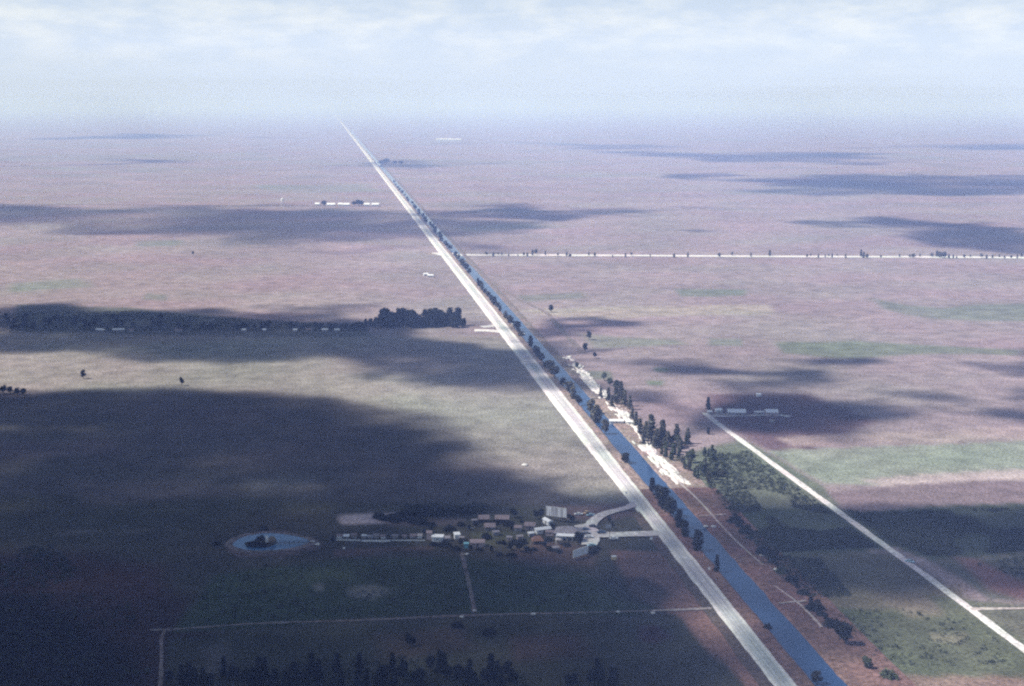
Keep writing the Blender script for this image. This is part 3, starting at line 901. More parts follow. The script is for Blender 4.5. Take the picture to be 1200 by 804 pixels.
# --- hamlet trees
for (x, y, h, kind, w, lab) in [(677, 636, 6.5, 'broad', 1.3, 'dark round tree in front of the grey roofed store'), (681, 634, 5, 'broad', 1.2, 'smaller dark tree right of the tree before the store'),
        (591, 642, 4.5, 'broad', 1.2, 'left dark tree of the three below the hamlet green'), (598, 645, 4.5, 'broad', 1.3, 'middle dark tree of the three below the hamlet green'),
        (609, 646, 6, 'broad', 1.5, 'largest dark tree below the hamlet green'), (617, 648, 4, 'broad', 1.5, 'dark shrubby tree right of the largest hamlet tree'),
        (576, 647, 3.5, 'broad', 1.2, 'small dark tree near the short reddish track'), (551, 646, 3.5, 'broad', 1.2, 'dark bush below the turquoise shed'),
        (540, 640, 4.5, 'broad', 1.2, 'dark tree left of the turquoise shed'), (390, 636, 4.0, 'broad', 1.3, 'dark round bush at the left end of the white fence'),
        (550, 621, 3, 'broad', 1.2, 'small tree alone on the green above the white shed'), (558, 617, 4, 'broad', 1.3, 'dark tree left of the front pink roofed house'),
        (564, 606, 5, 'broad', 1.2, 'tree behind the left pink roofed house'), (602, 607, 6, 'broad', 1.5, 'large dark tree right of the long pink roofed house'),
        (628, 608, 5, 'broad', 1.4, 'dark tree left of the upper billboard'), (634, 608, 6, 'broad', 1.1, 'dark tree under the left post of the upper billboard'),
        (647, 620, 4, 'broad', 1.2, 'dark tree between the white shed and the store'), (661, 611, 4, 'broad', 1.2, 'dark tree under the right post of the upper billboard'),
        (671, 612, 4.5, 'broad', 1.3, 'dark tree behind the store roof'), (638, 641, 3.5, 'broad', 1.4, 'dark shrub beside the reddish hut'),
        (600, 622, 3, 'broad', 1.2, 'small tree below the long pink roofed house'), (505, 624, 3.5, 'broad', 1.2, 'small tree behind the narrow pink shed'),
        (497, 626, 3, 'broad', 1.3, 'dark bush left of the narrow pink shed'), (714, 612, 3.5, 'broad', 1.2, 'dark bush inside the driveway loop'), (718, 619, 3, 'broad', 1.3, 'dark low bush beside the loop sign'),
        (300, 640, 3, 'bush', 1.3, 'dark bush on the left of the pond island'), (294, 640, 2.4, 'bush', 1.3, 'low bush at the left tip of the pond island'), (308, 641, 2.6, 'bush', 1.2, 'dark bush below the island hut'),
        (305, 634, 3, 'bush', 1.3, 'dark bush behind the island hut'), (254, 639, 2.6, 'bush', 1.2, 'small dark bush left of the pond'), (309, 621, 2.4, 'bush', 1.2, 'small dark bush on the far pond bank')]:
    tree(G(x, y), h, kind, 'leaf_dark', lab, 'trees and bushes of the hamlet', w)
bx = [(459, 606), (468, 605), (476, 604), (485, 604), (492, 604), (500, 603), (510, 602), (520, 601), (530, 601), (540, 601), (550, 601), (445, 607), (452, 609), (463, 611), (475, 610), (484, 612), (494, 614), (505, 616)]
bx.sort()
for i, (x, y) in enumerate(bx):
    tree(G(x, y), random.uniform(2.2, 3.6), 'bush', 'leaf_dark', f'{ordinal(i + 1)} dark shrub from the left behind the pale clearing', 'shrubs behind the pale clearing', 1.7, name='shrub', cat='shrub')
# --- dark trees along the bottom of the picture
bt = [(213, 806, 11), (222, 806, 12), (229, 808, 10), (239, 799, 5), (247, 799, 5), (288, 806, 9), (297, 806, 10), (304, 804, 14), (337, 808, 9), (348, 808, 10), (360, 806, 11), (400, 808, 10), (420, 812, 9), (430, 808, 10),
      (445, 806, 10), (462, 806, 10), (479, 757, 7), (484, 757, 5), (470, 800, 9), (492, 803, 9), (505, 786, 8), (515, 788, 11), (518, 784, 9), (538, 800, 9), (547, 803, 9), (555, 806, 8), (575, 800, 14), (583, 798, 10), (569, 804, 9),
      (600, 806, 9), (536, 735, 3.5), (573, 744, 4), (666, 806, 7), (672, 806, 8), (693, 804, 8), (700, 800, 12), (705, 803, 10), (716, 806, 10), (721, 806, 10)]
for q in range(34):
    bt.append((random.uniform(196, 620), random.uniform(790, 812), random.uniform(6, 12)))
bt.sort()
for i, (x, y, h) in enumerate(bt):
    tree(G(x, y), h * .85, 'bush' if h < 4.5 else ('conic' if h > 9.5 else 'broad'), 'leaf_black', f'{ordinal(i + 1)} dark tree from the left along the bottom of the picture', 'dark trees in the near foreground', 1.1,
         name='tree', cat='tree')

# --- scrub nobody could count
def clear_of_roads(x, y):
    r = [G(*q) for q in ((826, 484), (838, 494), (900, 539.5), (950, 576), (1010, 620), (1070, 664), (1120, 701), (1200, 761), (1300, 835))]
    r2 = [G(*q) for q in ((1137, 714), (1240, 713))]
    out = np.ones(x.shape, bool)
    for line in (r, r2):
        for a, b in zip(line[:-1], line[1:]):
            e = b - a; L = e.length_squared
            t = np.clip(((x - a.x) * e.x + (y - a.y) * e.y) / L, 0, 1)
            out &= np.hypot(x - a.x - t * e.x, y - a.y - t * e.y) > 5.5
    return out


def scrub(name, polys, label, hmin, hmax, seed, leaf='scrub_leaf'):
    rnd = random.Random(seed); v = []; f = []
    for (poly, n) in polys:
        P = gp(poly); xs = [p.x for p in P]; ys = [p.y for p in P]
        cx = np.array([rnd.uniform(min(xs), max(xs)) for _ in range(n * 3)]); cy = np.array([rnd.uniform(min(ys), max(ys)) for _ in range(n * 3)])
        sd = poly_sdf(P, cx, cy)
        nz = fbm(cx / 30, cy / 45, seed, 3)
        ok = np.where((sd > 0) & (nz > .36) & clear_of_roads(cx, cy))[0][:n]
        for i in ok:
            h = rnd.uniform(hmin, hmax); r = h * rnd.uniform(.6, 1.1)
            for _ in range(9):
                d = Vector((rnd.gauss(0, 1), rnd.gauss(0, 1), abs(rnd.gauss(0, .8)))).normalized() * rnd.uniform(.5, 1)
                leaf_faces(rnd, (cx[i] + d.x * r, cy[i] + d.y * r, .1 + d.z * h), 2, h * .13, h * .26, v, f)
    o = mesh_obj(name, v, f, M[leaf])
    tag(o, label, kind='stuff')


scrub('scrub', [([(850, 594), (960, 592), (1010, 602), (1215, 595), (1215, 645), (1090, 652), (1055, 640), (900, 648), (872, 620)], 6500),
                ([(810, 540), (870, 525), (950, 570), (980, 592), (850, 598)], 1500),
                ([(950, 715), (1060, 712), (1140, 722), (1210, 770), (1210, 790), (1040, 780), (990, 750)], 160),
                ([(880, 650), (960, 655), (1000, 700), (945, 700)], 900),
                ([(1140, 660), (1215, 652), (1215, 684)], 120)], 'dark green scrub covering the fields right of the canal', .7, 1.7, 3, 'scrub_green')
scrub('undergrowth', [([(-30, 636), (60, 640), (95, 670), (60, 690), (-30, 690)], 420), ([(-40, 690), (150, 700), (190, 804), (-40, 830)], 500),
                      ([(195, 790), (470, 770), (620, 795), (640, 830), (195, 830)], 420), ([(470, 592), (560, 590), (590, 597), (500, 606)], 200),
                      ([(240, 660), (380, 660), (540, 665), (720, 690), (730, 712), (420, 722), (230, 732)], 300), ([(-60, 366), (160, 364), (300, 374), (430, 380), (430, 387), (-60, 388)], 20)],
      'dark undergrowth of the shaded foreground fields', .7, 1.9, 13)

scrub('hedgerow_scrub', [([(-60, 367), (160, 365), (300, 375), (430, 381), (436, 388.3), (-60, 388.6)], 3600)], 'dark scrub band behind the white cottages', .8, 1.9, 23)

# ------------------------------------------------------------------ buildings
def house(name, px, py, w, d, h, rot, wall, roof, label, cat='house', group=None, kind='gable', rh=1.4, door=None, wins=2, over=.35):
    """w along local x, d deep; local -y faces the camera when rot = 0"""
    if door is None: door = w > 5
    e = empty(name, G(px, py), rot)
    tag(e, label, cat, group)
    MB().box(-w / 2, w / 2, -d / 2, d / 2, -.1, h).build('wall', M[wall], e)
    r = MB()
    if kind == 'gable':
        o = over
        r.prism([(-d / 2 - o, h + .02), (0, h + rh), (d / 2 + o, h + .02), (d / 2 + o, h - .14), (-d / 2 - o, h - .14 + .0)], -w / 2 - o, w / 2 + o)
    elif kind == 'hip':
        o = over; b = [(-w / 2 - o, -d / 2 - o, h), (w / 2 + o, -d / 2 - o, h), (w / 2 + o, d / 2 + o, h), (-w / 2 - o, d / 2 + o, h),
                       (-w / 2 + d * .42, 0, h + rh), (w / 2 - d * .42, 0, h + rh)]
        r.v += b; r.f += [(0, 1, 5, 4), (1, 2, 5), (2, 3, 4, 5), (3, 0, 4), (3, 2, 1, 0)]
    elif kind == 'shed':
        o = over
        r.prism([(-d / 2 - o, h + .02), (d / 2 + o, h + rh), (d / 2 + o, h + rh - .18), (-d / 2 - o, h - .16)], -w / 2 - o, w / 2 + o)
    else:
        r.box(-w / 2 - over, w / 2 + over, -d / 2 - over, d / 2 + over, h + .01, h + .28, .05)
    r.build('roof', M[roof], e)
    if kind in ('gable', 'shed'):
        pass
    if door:
        MB().box(-.45, .45, -d / 2 - .05, -d / 2 - .003, 0, min(2.1, h - .2)).build('door', M['dark_wood'], e)
    for k in range(wins):
        x = (-w / 2 + w * (k + .5) / wins) if not door else (-1, 1)[k % 2] * w * (.28 if wins <= 2 else (.2 + .14 * (k // 2)))
        wd = MB().box(x - .4, x + .4, -d / 2 - .06, -d / 2 - .004, h * .48, h * .76).build('window', M['window_glass'], e)
    return e


PI = math.pi
R_ = math.radians
m6 = mpp(620)
house('house', 567, 612, 5.6, 4.5, 2.4, R_(3), 'dark_wood', 'pink_roof', 'small pink roofed house left of the long one at the hamlet back', group='houses of the hamlet', rh=1.9)
house('house', 588.5, 612, 7.4, 4.5, 2.4, R_(-3), 'dark_wood', 'pink_roof', 'long pink roofed house at the back of the hamlet', group='houses of the hamlet', rh=1.8, wins=4)
house('house', 574, 621, 5.6, 4.2, 2.2, R_(2), 'grey_wall', 'pink_roof', 'pink roofed house in front of the other two pink roofs', group='houses of the hamlet', rh=1.8)
house('shed', 503, 632, 2.6, 2.6, 3.9, R_(4), 'pink_wall', 'pink_roof', 'narrow tall pink shed left of the white block', 'shed', 'houses of the hamlet', 'shed', .5, wins=0)
house('house', 513, 633.5, 5.8, 4.5, 2.5, R_(-4), 'white_paint', 'white_roof', 'bright white block house beside the narrow pink shed', group='houses of the hamlet', kind='flat', wins=1, door=False)
house('shed', 535.5, 631, 2.8, 3.2, 2.6, R_(12), 'white_paint', 'white_roof', 'small bright white shed on the hamlet green', 'shed', 'houses of the hamlet', 'shed', .5, wins=0)
house('shed', 546.5, 642, 2.2, 2.2, 2.4, R_(0), 'cyan_wall', 'cyan_wall', 'small turquoise shed above the reddish track', 'shed', 'houses of the hamlet', 'flat', wins=0)
house('shed', 559.5, 640, 7.2, 4, 2.4, R_(3), 'pink_wall', 'pink_roof', 'low greyish pink shed with a dark doorway', 'shed', 'houses of the hamlet', 'shed', .7, wins=1)
house('house', 621, 620, 5.6, 4.2, 2.4, R_(-4), 'pink_wall', 'pink_roof', 'pink roofed house left of the slanted white sheds', group='houses of the hamlet', rh=1.6)
house('shed', 636, 624, 8.2, 3.6, 2.2, R_(22), 'white_paint', 'white_roof', 'long white roofed shed slanting below the upper billboard', 'shed', 'houses of the hamlet', 'gable', 1.0)
house('shed', 642, 614, 7.0, 2.8, 2.2, R_(-64), 'white_paint', 'white_roof', 'narrow bluish white shed running up to the billboard', 'shed', 'houses of the hamlet', 'gable', .9, wins=0)
st = house('store', 666, 628, 13, 10, 2.9, R_(-8), 'white_paint', 'grey_roof', 'large grey hip roofed store with white porch', 'store', None, 'hip', 2.6, wins=4, over=.8)
pc = MB()
pc.prism([(-5.9, 2.95), (-5.9, 3.1), (-9.0, 2.6), (-9.0, 2.42)], -5.6, 6.2)
pc.build('porch_roof', M['white_roof'], st)
for x in (-5.2, -2.4, .3, 3.0, 5.8):
    MB().tube((x, -8.7, -.1), (x, -8.7, 2.47), .11, .11).build('porch_post', M['white_paint'], st)
ge = empty('gazebo', G(654.5, 637.5), R_(10)); tag(ge, 'small open white gazebo frame below the store porch', 'gazebo')
for (x, y) in ((-1.3, -1.3), (1.3, -1.3), (1.3, 1.3), (-1.3, 1.3)):
    MB().tube((x, y, -.1), (x, y, 2.6), .1, .1).build('post', M['white_paint'], ge)
r = MB(); r.v += [(-1.7, -1.7, 2.6), (1.7, -1.7, 2.6), (1.7, 1.7, 2.6), (-1.7, 1.7, 2.6), (0, 0, 3.5)]; r.f += [(0, 1, 4), (1, 2, 4), (2, 3, 4), (3, 0, 4), (3, 2, 1, 0)]
r.build('roof', M['grey_wall'], ge)


def chickee(px, py, w, d, rot, roof, label):
    e = empty('thatched_hut', G(px, py), rot); tag(e, label, 'hut')
    for x in (-w / 2 + .3, w / 2 - .3):
        for y in (-d / 2 + .3, d / 2 - .3):
            MB().tube((x, y, -.1), (x, y, 2.3), .12, .1, 6).build('post', M['dark_wood'], e)
    MB().box(-w / 2 + .2, w / 2 - .2, -d / 2 + .2, d / 2 - .2, .5, .62).build('platform', M['wood'], e)
    r = MB(); o = .5; b = [(-w / 2 - o, -d / 2 - o, 1.9), (w / 2 + o, -d / 2 - o, 1.9), (w / 2 + o, d / 2 + o, 1.9), (-w / 2 - o, d / 2 + o, 1.9), (-w / 4, 0, 4.1), (w / 4, 0, 4.1)]
    r.v += b; r.f += [(0, 1, 5, 4), (1, 2, 5), (2, 3, 4, 5), (3, 0, 4), (3, 2, 1, 0)]
    r.build('roof', M[roof], e)
    return e


chickee(630, 636.5, 5.6, 4.4, R_(5), 'red_thatch', 'reddish thatched hut below the white roofed shed')
hut = chickee(319, 637, 3.0, 3.0, R_(5), 'thatch', 'thatched hut on the pond island')
wb = empty('white_panel', G(313, 637.5), R_(4)); tag(wb, 'upright white panel beside the island hut', 'panel')
MB().box(-.8, .8, -.1, .1, .6, 4.6).build('panel', M['white_paint'], wb)
for x in (-.7, .7): MB().tube((x, .2, -.1), (x, .2, 4.5), .08, .08, 6).build('post', M['wood'], wb)
# boardwalk to the island
pa, pb = G(323, 638.3), G(366, 637.0)
L = (pb - pa).length; bw = empty('boardwalk', pa, math.atan2(pb.y - pa.y, pb.x - pa.x)); tag(bw, 'thin dark boardwalk on posts from island to pond shore', 'boardwalk')
MB().box(0, L, -.5, .5, .85, .95).build('deck', M['dark_wood'], bw)
for k in range(9):
    x = L * k / 8 + (.06 if k == 0 else -.06 if k == 8 else 0)
    for y in (-.55, .55): MB().tube((x, y, -.1), (x, y, 1.75), .06, .06, 6).build('post', M['dark_wood'], bw)
for y in (-.55, .55): MB().box(0, L, y - .04, y + .04, 1.76, 1.84).build('handrail', M['dark_wood'], bw)


def sheds(xs, y, label, group, **kw):
    for i, x in enumerate(xs):
        house('shed', x, y + random.uniform(-.6, .6), random.uniform(1.8, 3.0), 2.0, random.uniform(1.2, 1.8), R_(random.uniform(-4, 4)), random.choice(['white_paint', 'grey_wall', 'grey_wall']), random.choice(['white_roof', 'grey_wall', 'grey_roof', 'pink_roof']),
              label.format(ordinal(i + 1)), 'shed', group, random.choice(['shed', 'gable']), .5, wins=0)


sheds([398, 406, 415, 427, 434, 441, 449, 463, 474, 484, 492], 630.5, '{} little pen from the left behind the white fence', 'row of little pens behind the white fence')


def fence(pts, h, label, mat='white_paint'):
    P = [G(*p) for p in pts]
    e = empty('fence', P[0], math.atan2(P[1].y - P[0].y, P[1].x - P[0].x)); tag(e, label, 'fence')
    L = (P[1] - P[0]).length
    n = int(L / 2.4)
    for k in range(n + 1):
        x = L * k / n
        MB().box(x - .09, x + .09, -.09, .09, -.1, h).build('post', M[mat], e)
    MB().box(0, L, -.16, -.092, .15, h - .12).build('panel', M[mat], e)


fence([(394, 633.5), (422, 634.2)], 1.0, 'left length of white board fence beside the round bush')
fence([(424, 635.2), (457, 635.2)], 1.3, 'middle and tallest length of white board fence')
fence([(459, 634), (498, 634.2)], .85, 'right length of white board fence ending at the pink shed')

for (x, y, w_, d_, h_, r_, wl, rf, kd, lab) in [
        (581, 627, 3.2, 2.6, 2.0, 8, 'grey_wall', 'grey_roof', 'gable', 'low grey shed in the middle of the hamlet green'),
        (607, 622, 3.6, 2.6, 2.1, -6, 'grey_wall', 'pink_roof', 'shed', 'small muted shed just left of the pink house by the slanted sheds'),
        (609, 632, 3.0, 2.4, 1.9, 12, 'pink_wall', 'grey_roof', 'gable', 'small pinkish shed above the largest hamlet tree'),
        (645, 627, 4.2, 3.0, 2.1, -14, 'pink_wall', 'pink_roof', 'gable', 'pinkish shed pressed against the store left side'),
        (524, 634, 3.0, 2.4, 1.9, 4, 'grey_wall', 'grey_roof', 'shed', 'grey shed right of the bright white block'),
        (541, 633.5, 2.4, 2.2, 1.8, -8, 'grey_wall', 'grey_roof', 'flat', 'tiny grey shed above the turquoise one'),
        (622, 628, 2.6, 2.4, 1.8, 20, 'grey_wall', 'white_roof', 'gable', 'tiny pale shed left of the reddish thatched hut'),
        (597, 633, 2.6, 2.2, 1.7, -10, 'pink_wall', 'grey_roof', 'flat', 'tiny pinkish shed in front of the hamlet green'),
        (651, 645, 3.0, 2.4, 1.8, 15, 'grey_wall', 'grey_roof', 'gable', 'low grey shed left of the lower billboard'),
        (556, 613, 2.6, 2.2, 1.8, 5, 'grey_wall', 'grey_roof', 'gable', 'tiny grey shed left of the back pink roofs')]:
    house('shed', x, y, w_, d_, h_, R_(r_), wl, rf, lab, 'shed', 'houses of the hamlet', kd, .7, wins=1)
for i, (x, y) in enumerate([(508, 639), (521, 640), (534, 644), (562, 645), (570, 631), (585, 637), (603, 637), (613, 637), (625, 645), (643, 634), (646, 645), (655, 648), (664, 640), (612, 612), (596, 616), (540, 616), (580, 614), (667, 606), (700, 644), (692, 648), (527, 622), (600, 652), (585, 651)]):
    tree(G(x, y), random.uniform(1.6, 3.0), 'bush', 'leaf_dark', f'{ordinal(i + 1)} low shrub among the hamlet sheds', 'low shrubs among the hamlet sheds', random.uniform(1.1, 1.8), name='shrub', cat='shrub')

# billboards
def billboard(pa, pb, z0, z1, posts, label, back, name='billboard'):
    A, B = G(*pa), G(*pb); L = (B - A).length
    e = empty(name, A, math.atan2(B.y - A.y, B.x - A.x)); tag(e, label, 'billboard')
    pn = MB().box(0, L, -.08, .08, z0, z1).build('panel', M['board_back' if back else 'white_paint'], e)
    for k in range(posts):
        x = L * (k + .5) / posts
        MB().box(x - .12, x + .12, .083, .33, -.1, z1 - .15).build('post', M['wood'], e)
        if k % 2 == 0:
            MB().tube((x, .3, z0 + (z1 - z0) * .6), (x, 2.6, -.1), .07, .07, 6).build('brace', M['wood'], e)
    for (z, y0) in ((z0 + .0, 0), (z1, 0)):
        MB().box(-.1, L + .1, -.13, .13, z - .14 if z == z0 else z + .003, z - .003 if z == z0 else z + .15).build('frame', M['white_paint'], pn)
    if back:
        for k in range(6):
            x = L * (k + .5) / 6
            MB().box(x - .1, x + .1, -.16, -.083, z0 + .02, z1 - .02).build('rib', M['white_paint'], pn)
    else:
        rnd = random.Random(3)
        for row in range(3):
            t = MB(); x = .7; zr = z1 - .75 - row * (z1 - z0 - .6) / 3
            while x < L - 1.2:
                ww = rnd.uniform(.3, .8); t.box(x, min(x + ww, L - .5), -.1, -.083, zr - .42, zr); x += ww + rnd.uniform(.12, .4)
            t.build('lettering', M['lettering'], pn)
    return e


bb1 = billboard((639.7, 610), (663.8, 613), 3.2, 8.2, 4, 'upper billboard with grey ribbed back behind the store', True)
bb2 = billboard((671.5, 657), (689, 651), 1.5, 5.2, 4, 'lower white billboard with faint rows of lettering', False)
# little sign in the loop, pole, roadside signs, yellow box
e = empty('roadside_sign', G(713, 620.5), R_(-5)); tag(e, 'low bluish sign inside the driveway loop', 'sign')
MB().box(-1.6, 1.6, -.08, .08, .7, 2.6).build('panel', M['car_grey'], e)
for x in (-1.2, 1.2): MB().box(x - .1, x + .1, .083, .28, -.1, 2.5).build('post', M['wood'], e)


def pole(px, py, h, label):
    e = empty('utility_pole', G(px, py)); tag(e, label, 'pole')
    MB().tube((0, 0, -.2), (0, 0, h), .17, .11, 8).build('shaft', M['dark_wood'], e)
    MB().box(-1.1, 1.1, .12, .24, h - .8, h - .65).build('crossarm', M['dark_wood'], e)


pole(714.3, 637, 8.5, 'dark utility pole in front of the lower driveway arm')
pole(729.6, 626, 6, 'thin dark pole beside the loop island')


def small_sign(px, py, label, mat='white_paint', sz=1.3):
    e = empty('roadside_sign', G(px, py), R_(-6)); tag(e, label, 'sign')
    MB().box(-sz / 2, sz / 2, -.05, .05, 1.2, 1.2 + sz).build('panel', M[mat], e)
    MB().box(-.06, .06, .053, .18, -.1, 1.1 + sz).build('post', M['wood'], e)


small_sign(831, 670.5, 'small white roadside sign on the canal bank below the driveway')
small_sign(734, 581, 'small white roadside sign left of the upper driveway mouth')
small_sign(763, 635, 'small pale sign at the lower driveway mouth', sz=1.5)
e = empty('supply_box', G(719.5, 655.5), R_(8)); tag(e, 'pale yellow box standing alone on the reddish grass', 'box')
MB().box(-1.1, 1.1, -.9, .9, -.05, 1.6).build('body', M['yellow_paint'], e); MB().box(-1.25, 1.25, -1.05, 1.05, 1.603, 1.75).build('lid', M['white_paint'], e)

# farm on the right
house('house', 863, 486.5, 13, 8, 2.9, R_(-6), 'grey_wall', 'white_roof', 'longest white roofed farm building of the right farm', 'farmhouse', 'buildings of the right farm', 'gable', 1.9, wins=4)
house('house', 904, 486.5, 8.5, 8, 3.0, R_(0), 'pink_wall', 'white_roof', 'boxy white roofed farm building with pinkish front, rightmost of the farm', 'farmhouse', 'buildings of the right farm', 'gable', 1.6, wins=2)
house('trailer_home', 889.5, 486, 6.5, 3, 2.2, R_(2), 'grey_wall', 'white_roof', 'low grey trailer between the two big farm buildings', 'trailer', 'buildings of the right farm', 'flat', wins=2)
house('shed', 842, 483, 5, 4, 2.0, R_(2), 'white_paint', 'white_roof', 'low white shed left of the longest farm building', 'shed', 'buildings of the right farm', 'shed', .5, wins=1)
house('shed', 831.5, 485, 3.2, 3, 2.0, R_(5), 'grey_wall', 'white_roof', 'tiny white shed under the pointed farm tree', 'shed', 'buildings of the right farm', 'gable', .7, wins=0)
house('shed', 889, 464.5, 3.4, 2.6, 1.9, R_(0), 'white_paint', 'white_roof', 'tiny pale shed alone in the shaded field behind the farm', 'shed', None, 'shed', .4, wins=0)
house('shed', 904.5, 495, 3.0, 2.2, 1.5, R_(0), 'grey_wall', 'grey_wall', 'faint low shed in the field below the farm', 'shed', None, 'shed', .4, wins=0)
# white flat roofed hut on the far bank
house('house', 722.5, 496.5, 10, 6, 2.4, R_(-2), 'white_paint', 'white_roof', 'white flat roofed hut on the far canal bank', 'hut', None, 'flat', wins=3)
house('shed', 737, 497, 4, 4, 2.0, R_(-2), 'white_paint', 'white_roof', 'small white annex right of the flat roofed bank hut', 'shed', None, 'flat', wins=1)
# cottage line on the left
for i, (x, w) in enumerate([(116, 9), (121, 4), (136, 10), (143, 8), (154, 8), (207, 6), (211, 7), (286, 6), (310, 5), (346, 6), (362, 10), (381, 10), (395, 8)]):
    house('cottage', x, 388.6 + random.uniform(-.4, .5), w * .6, 3.2, 2.0, R_(random.uniform(-5, 5)), 'grey_wall', random.choice(['white_roof', 'white_roof', 'pink_roof']),
          f'{ordinal(i + 1)} white cottage from the left along the dark hedge line', 'cottage', 'white cottages along the hedge line', 'gable', 1.2, wins=2)
# far buildings
for i, (x, y, w, h) in enumerate([(372, 240.5, 10, 3), (388, 241.5, 18, 4), (399, 241.0, 10, 3.5), (406, 241.5, 14, 4), (430, 241.5, 12, 4), (440, 241.5, 16, 4)]):
    house('farm_shed', x, y, w, 14, h, 0, 'white_paint', 'white_roof', f'{ordinal(i + 1)} far white shed from the left by the dark trees', 'shed', 'far white sheds', 'gable', 3, wins=3)
tw = empty('water_tower', G(331, 242.5)); tag(tw, 'far white water tower left of the white sheds', 'water tower')
for (x, y) in ((-2, -2), (2, -2), (2, 2), (-2, 2)): MB().tube((x * 1.3, y * 1.3, -.2), (x, y, 13), .35, .3, 6).build('leg', M['white_paint'], tw)
MB().tube((0, 0, 13), (0, 0, 18), 3.2, 3.2, 14).build('tank', M['white_paint'], tw); MB().tube((0, 0, 18.01), (0, 0, 20), 3.4, .3, 14).build('roof', M['white_roof'], tw)
house('farm_shed', 520, 165.5, 90, 30, 12, 0, 'white_paint', 'white_roof', 'left of two tiny white sheds near the horizon', 'shed', 'tiny white sheds near the horizon', 'gable', 4, wins=0)
house('farm_shed', 534, 165.8, 70, 30, 12, 0, 'white_paint', 'white_roof', 'right of two tiny white sheds near the horizon', 'shed', 'tiny white sheds near the horizon', 'gable', 4, wins=0)
house('shed', 499, 323, 6, 5, 2.6, R_(10), 'white_paint', 'white_roof', 'left of two white sheds alone in the field beside the highway', 'shed', 'two lone white sheds', 'gable', 1, wins=1)
house('shed', 504.5, 324.5, 8, 5, 2.4, R_(-5), 'white_paint', 'white_roof', 'right of two white sheds alone in the field beside the highway', 'shed', 'two lone white sheds', 'gable', 1, wins=1)


# pale boulders on the right bank and by the farm track
def boulder(px, py, r, label, z=0.0, p=None):
    rnd = random.Random(int(px * 7 + py)); bm = bmesh.new(); bmesh.ops.create_icosphere(bm, subdivisions=2, radius=r)
    for q in bm.verts:
        q.co = Vector((q.co.x * 1.2, q.co.y, q.co.z * .6)) * rnd.uniform(.82, 1.15); q.co.z += r * .35
    me = bpy.data.meshes.new('boulder'); bm.to_mesh(me); bm.free(); me.materials.append(M['rock'])
    o = bpy.data.objects.new('boulder', me); COL.objects.link(o); o.location = p if p else G(px, py, z)
    tag(o, label, 'boulder', 'pale boulders')


for (x, y, r, l, z) in [(871, 626, 1.3, 'pale boulder at the head of the reddish bank shrubs', .1), (893, 652, 1.4, 'bright pale boulder halfway down the bank shrubs', .1), (917, 671, 1.9, 'largest pale boulder on the right bank', .1),
        (910, 669, 1.5, 'bluish pale boulder touching the largest one', .1), (827, 617.5, 1.2, 'left of two pale boulders below the cross track', .9), (836, 618, 1.2, 'right of two pale boulders below the cross track', .9),
        (547, 650, .9, 'pale boulder at the top of the short reddish track', 0), (615, 546, 1.6, 'lone pale boulder in the sunlit field left of the highway', 0), (541, 723.5, .9, 'left bright boulder on the farm track', .1),
        (625, 720.5, 1.0, 'right bright boulder on the farm track', .1), (403, 643, .8, 'small pale boulder below the white fence', 0), (366, 636, 1.2, 'white boulder at the right tip of the pond', .1), (372, 638.5, 1.2, 'pale boulder between pond and round bush', .1),
        (724, 717.5, .9, 'third bright boulder on the farm track, counting from the short track', .1), (765, 719, .9, 'bright boulder on the farm track nearest the highway', .1),
        (556, 716, .8, 'pale boulder where the short track meets the farm track', .1)]:
    boulder(x, y, r, l, z)

# ------------------------------------------------------------------ cars
def make_car():
    L, W = 4.8, 1.85
    prof = [(-2.4, .45), (-2.38, .82), (-1.55, .92), (-.95, .95), (1.15, .95), (2.3, .88), (2.4, .6), (2.38, .40), (-2.3, .38)]
    b = MB()
    n = len(prof); base = []
    for (y, k) in ((-W / 2, .94), (-W / 2 + .12, 1.0), (W / 2 - .12, 1.0), (W / 2, .94)):
        base.append(len(b.v))
        for (x, z) in prof: b.v.append((x * (k if abs(y) > .8 else 1), y, z if k == 1 else .65 + (z - .65) * .9))
    for r_ in range(3):
        for k in range(n):
            k2 = (k + 1) % n
            b.f.append((base[r_] + k, base[r_] + k2, base[r_ + 1] + k2, base[r_ + 1] + k))
    b.f.append(tuple(base[0] + k for k in range(n))); b.f.append(tuple(base[3] + k for k in reversed(range(n))))
    c = MB(); c.v += [(-1.5, -.8, .93), (1.35, -.8, .93), (1.35, .8, .93), (-1.5, .8, .93), (-.75, -.66, 1.36), (.75, -.66, 1.36), (.75, .66, 1.36), (-.75, .66, 1.36)]
    c.f += [(0, 1, 5, 4), (1, 2, 6, 5), (2, 3, 7, 6), (3, 0, 4, 7), (4, 5, 6, 7)]
    rf = MB().box(-.82, .82, -.70, .70, 1.363, 1.44, .1)
    wm = MB().tube((0, -.11, 0), (0, .11, 0), .34, .34, 14)
    out = []
    for (nm, m) in (('body', b), ('window', c), ('roof', rf), ('wheel', wm)):
        me = bpy.data.meshes.new(nm); me.from_pydata(m.v, [], m.f); bm = bmesh.new(); bm.from_mesh(me); bmesh.ops.recalc_face_normals(bm, faces=bm.faces); bm.to_mesh(me); bm.free()
        out.append(me)
    return out


CAR = make_car(); CAR[1].materials.append(M['window_glass']); CAR[3].materials.append(M['tyre'])


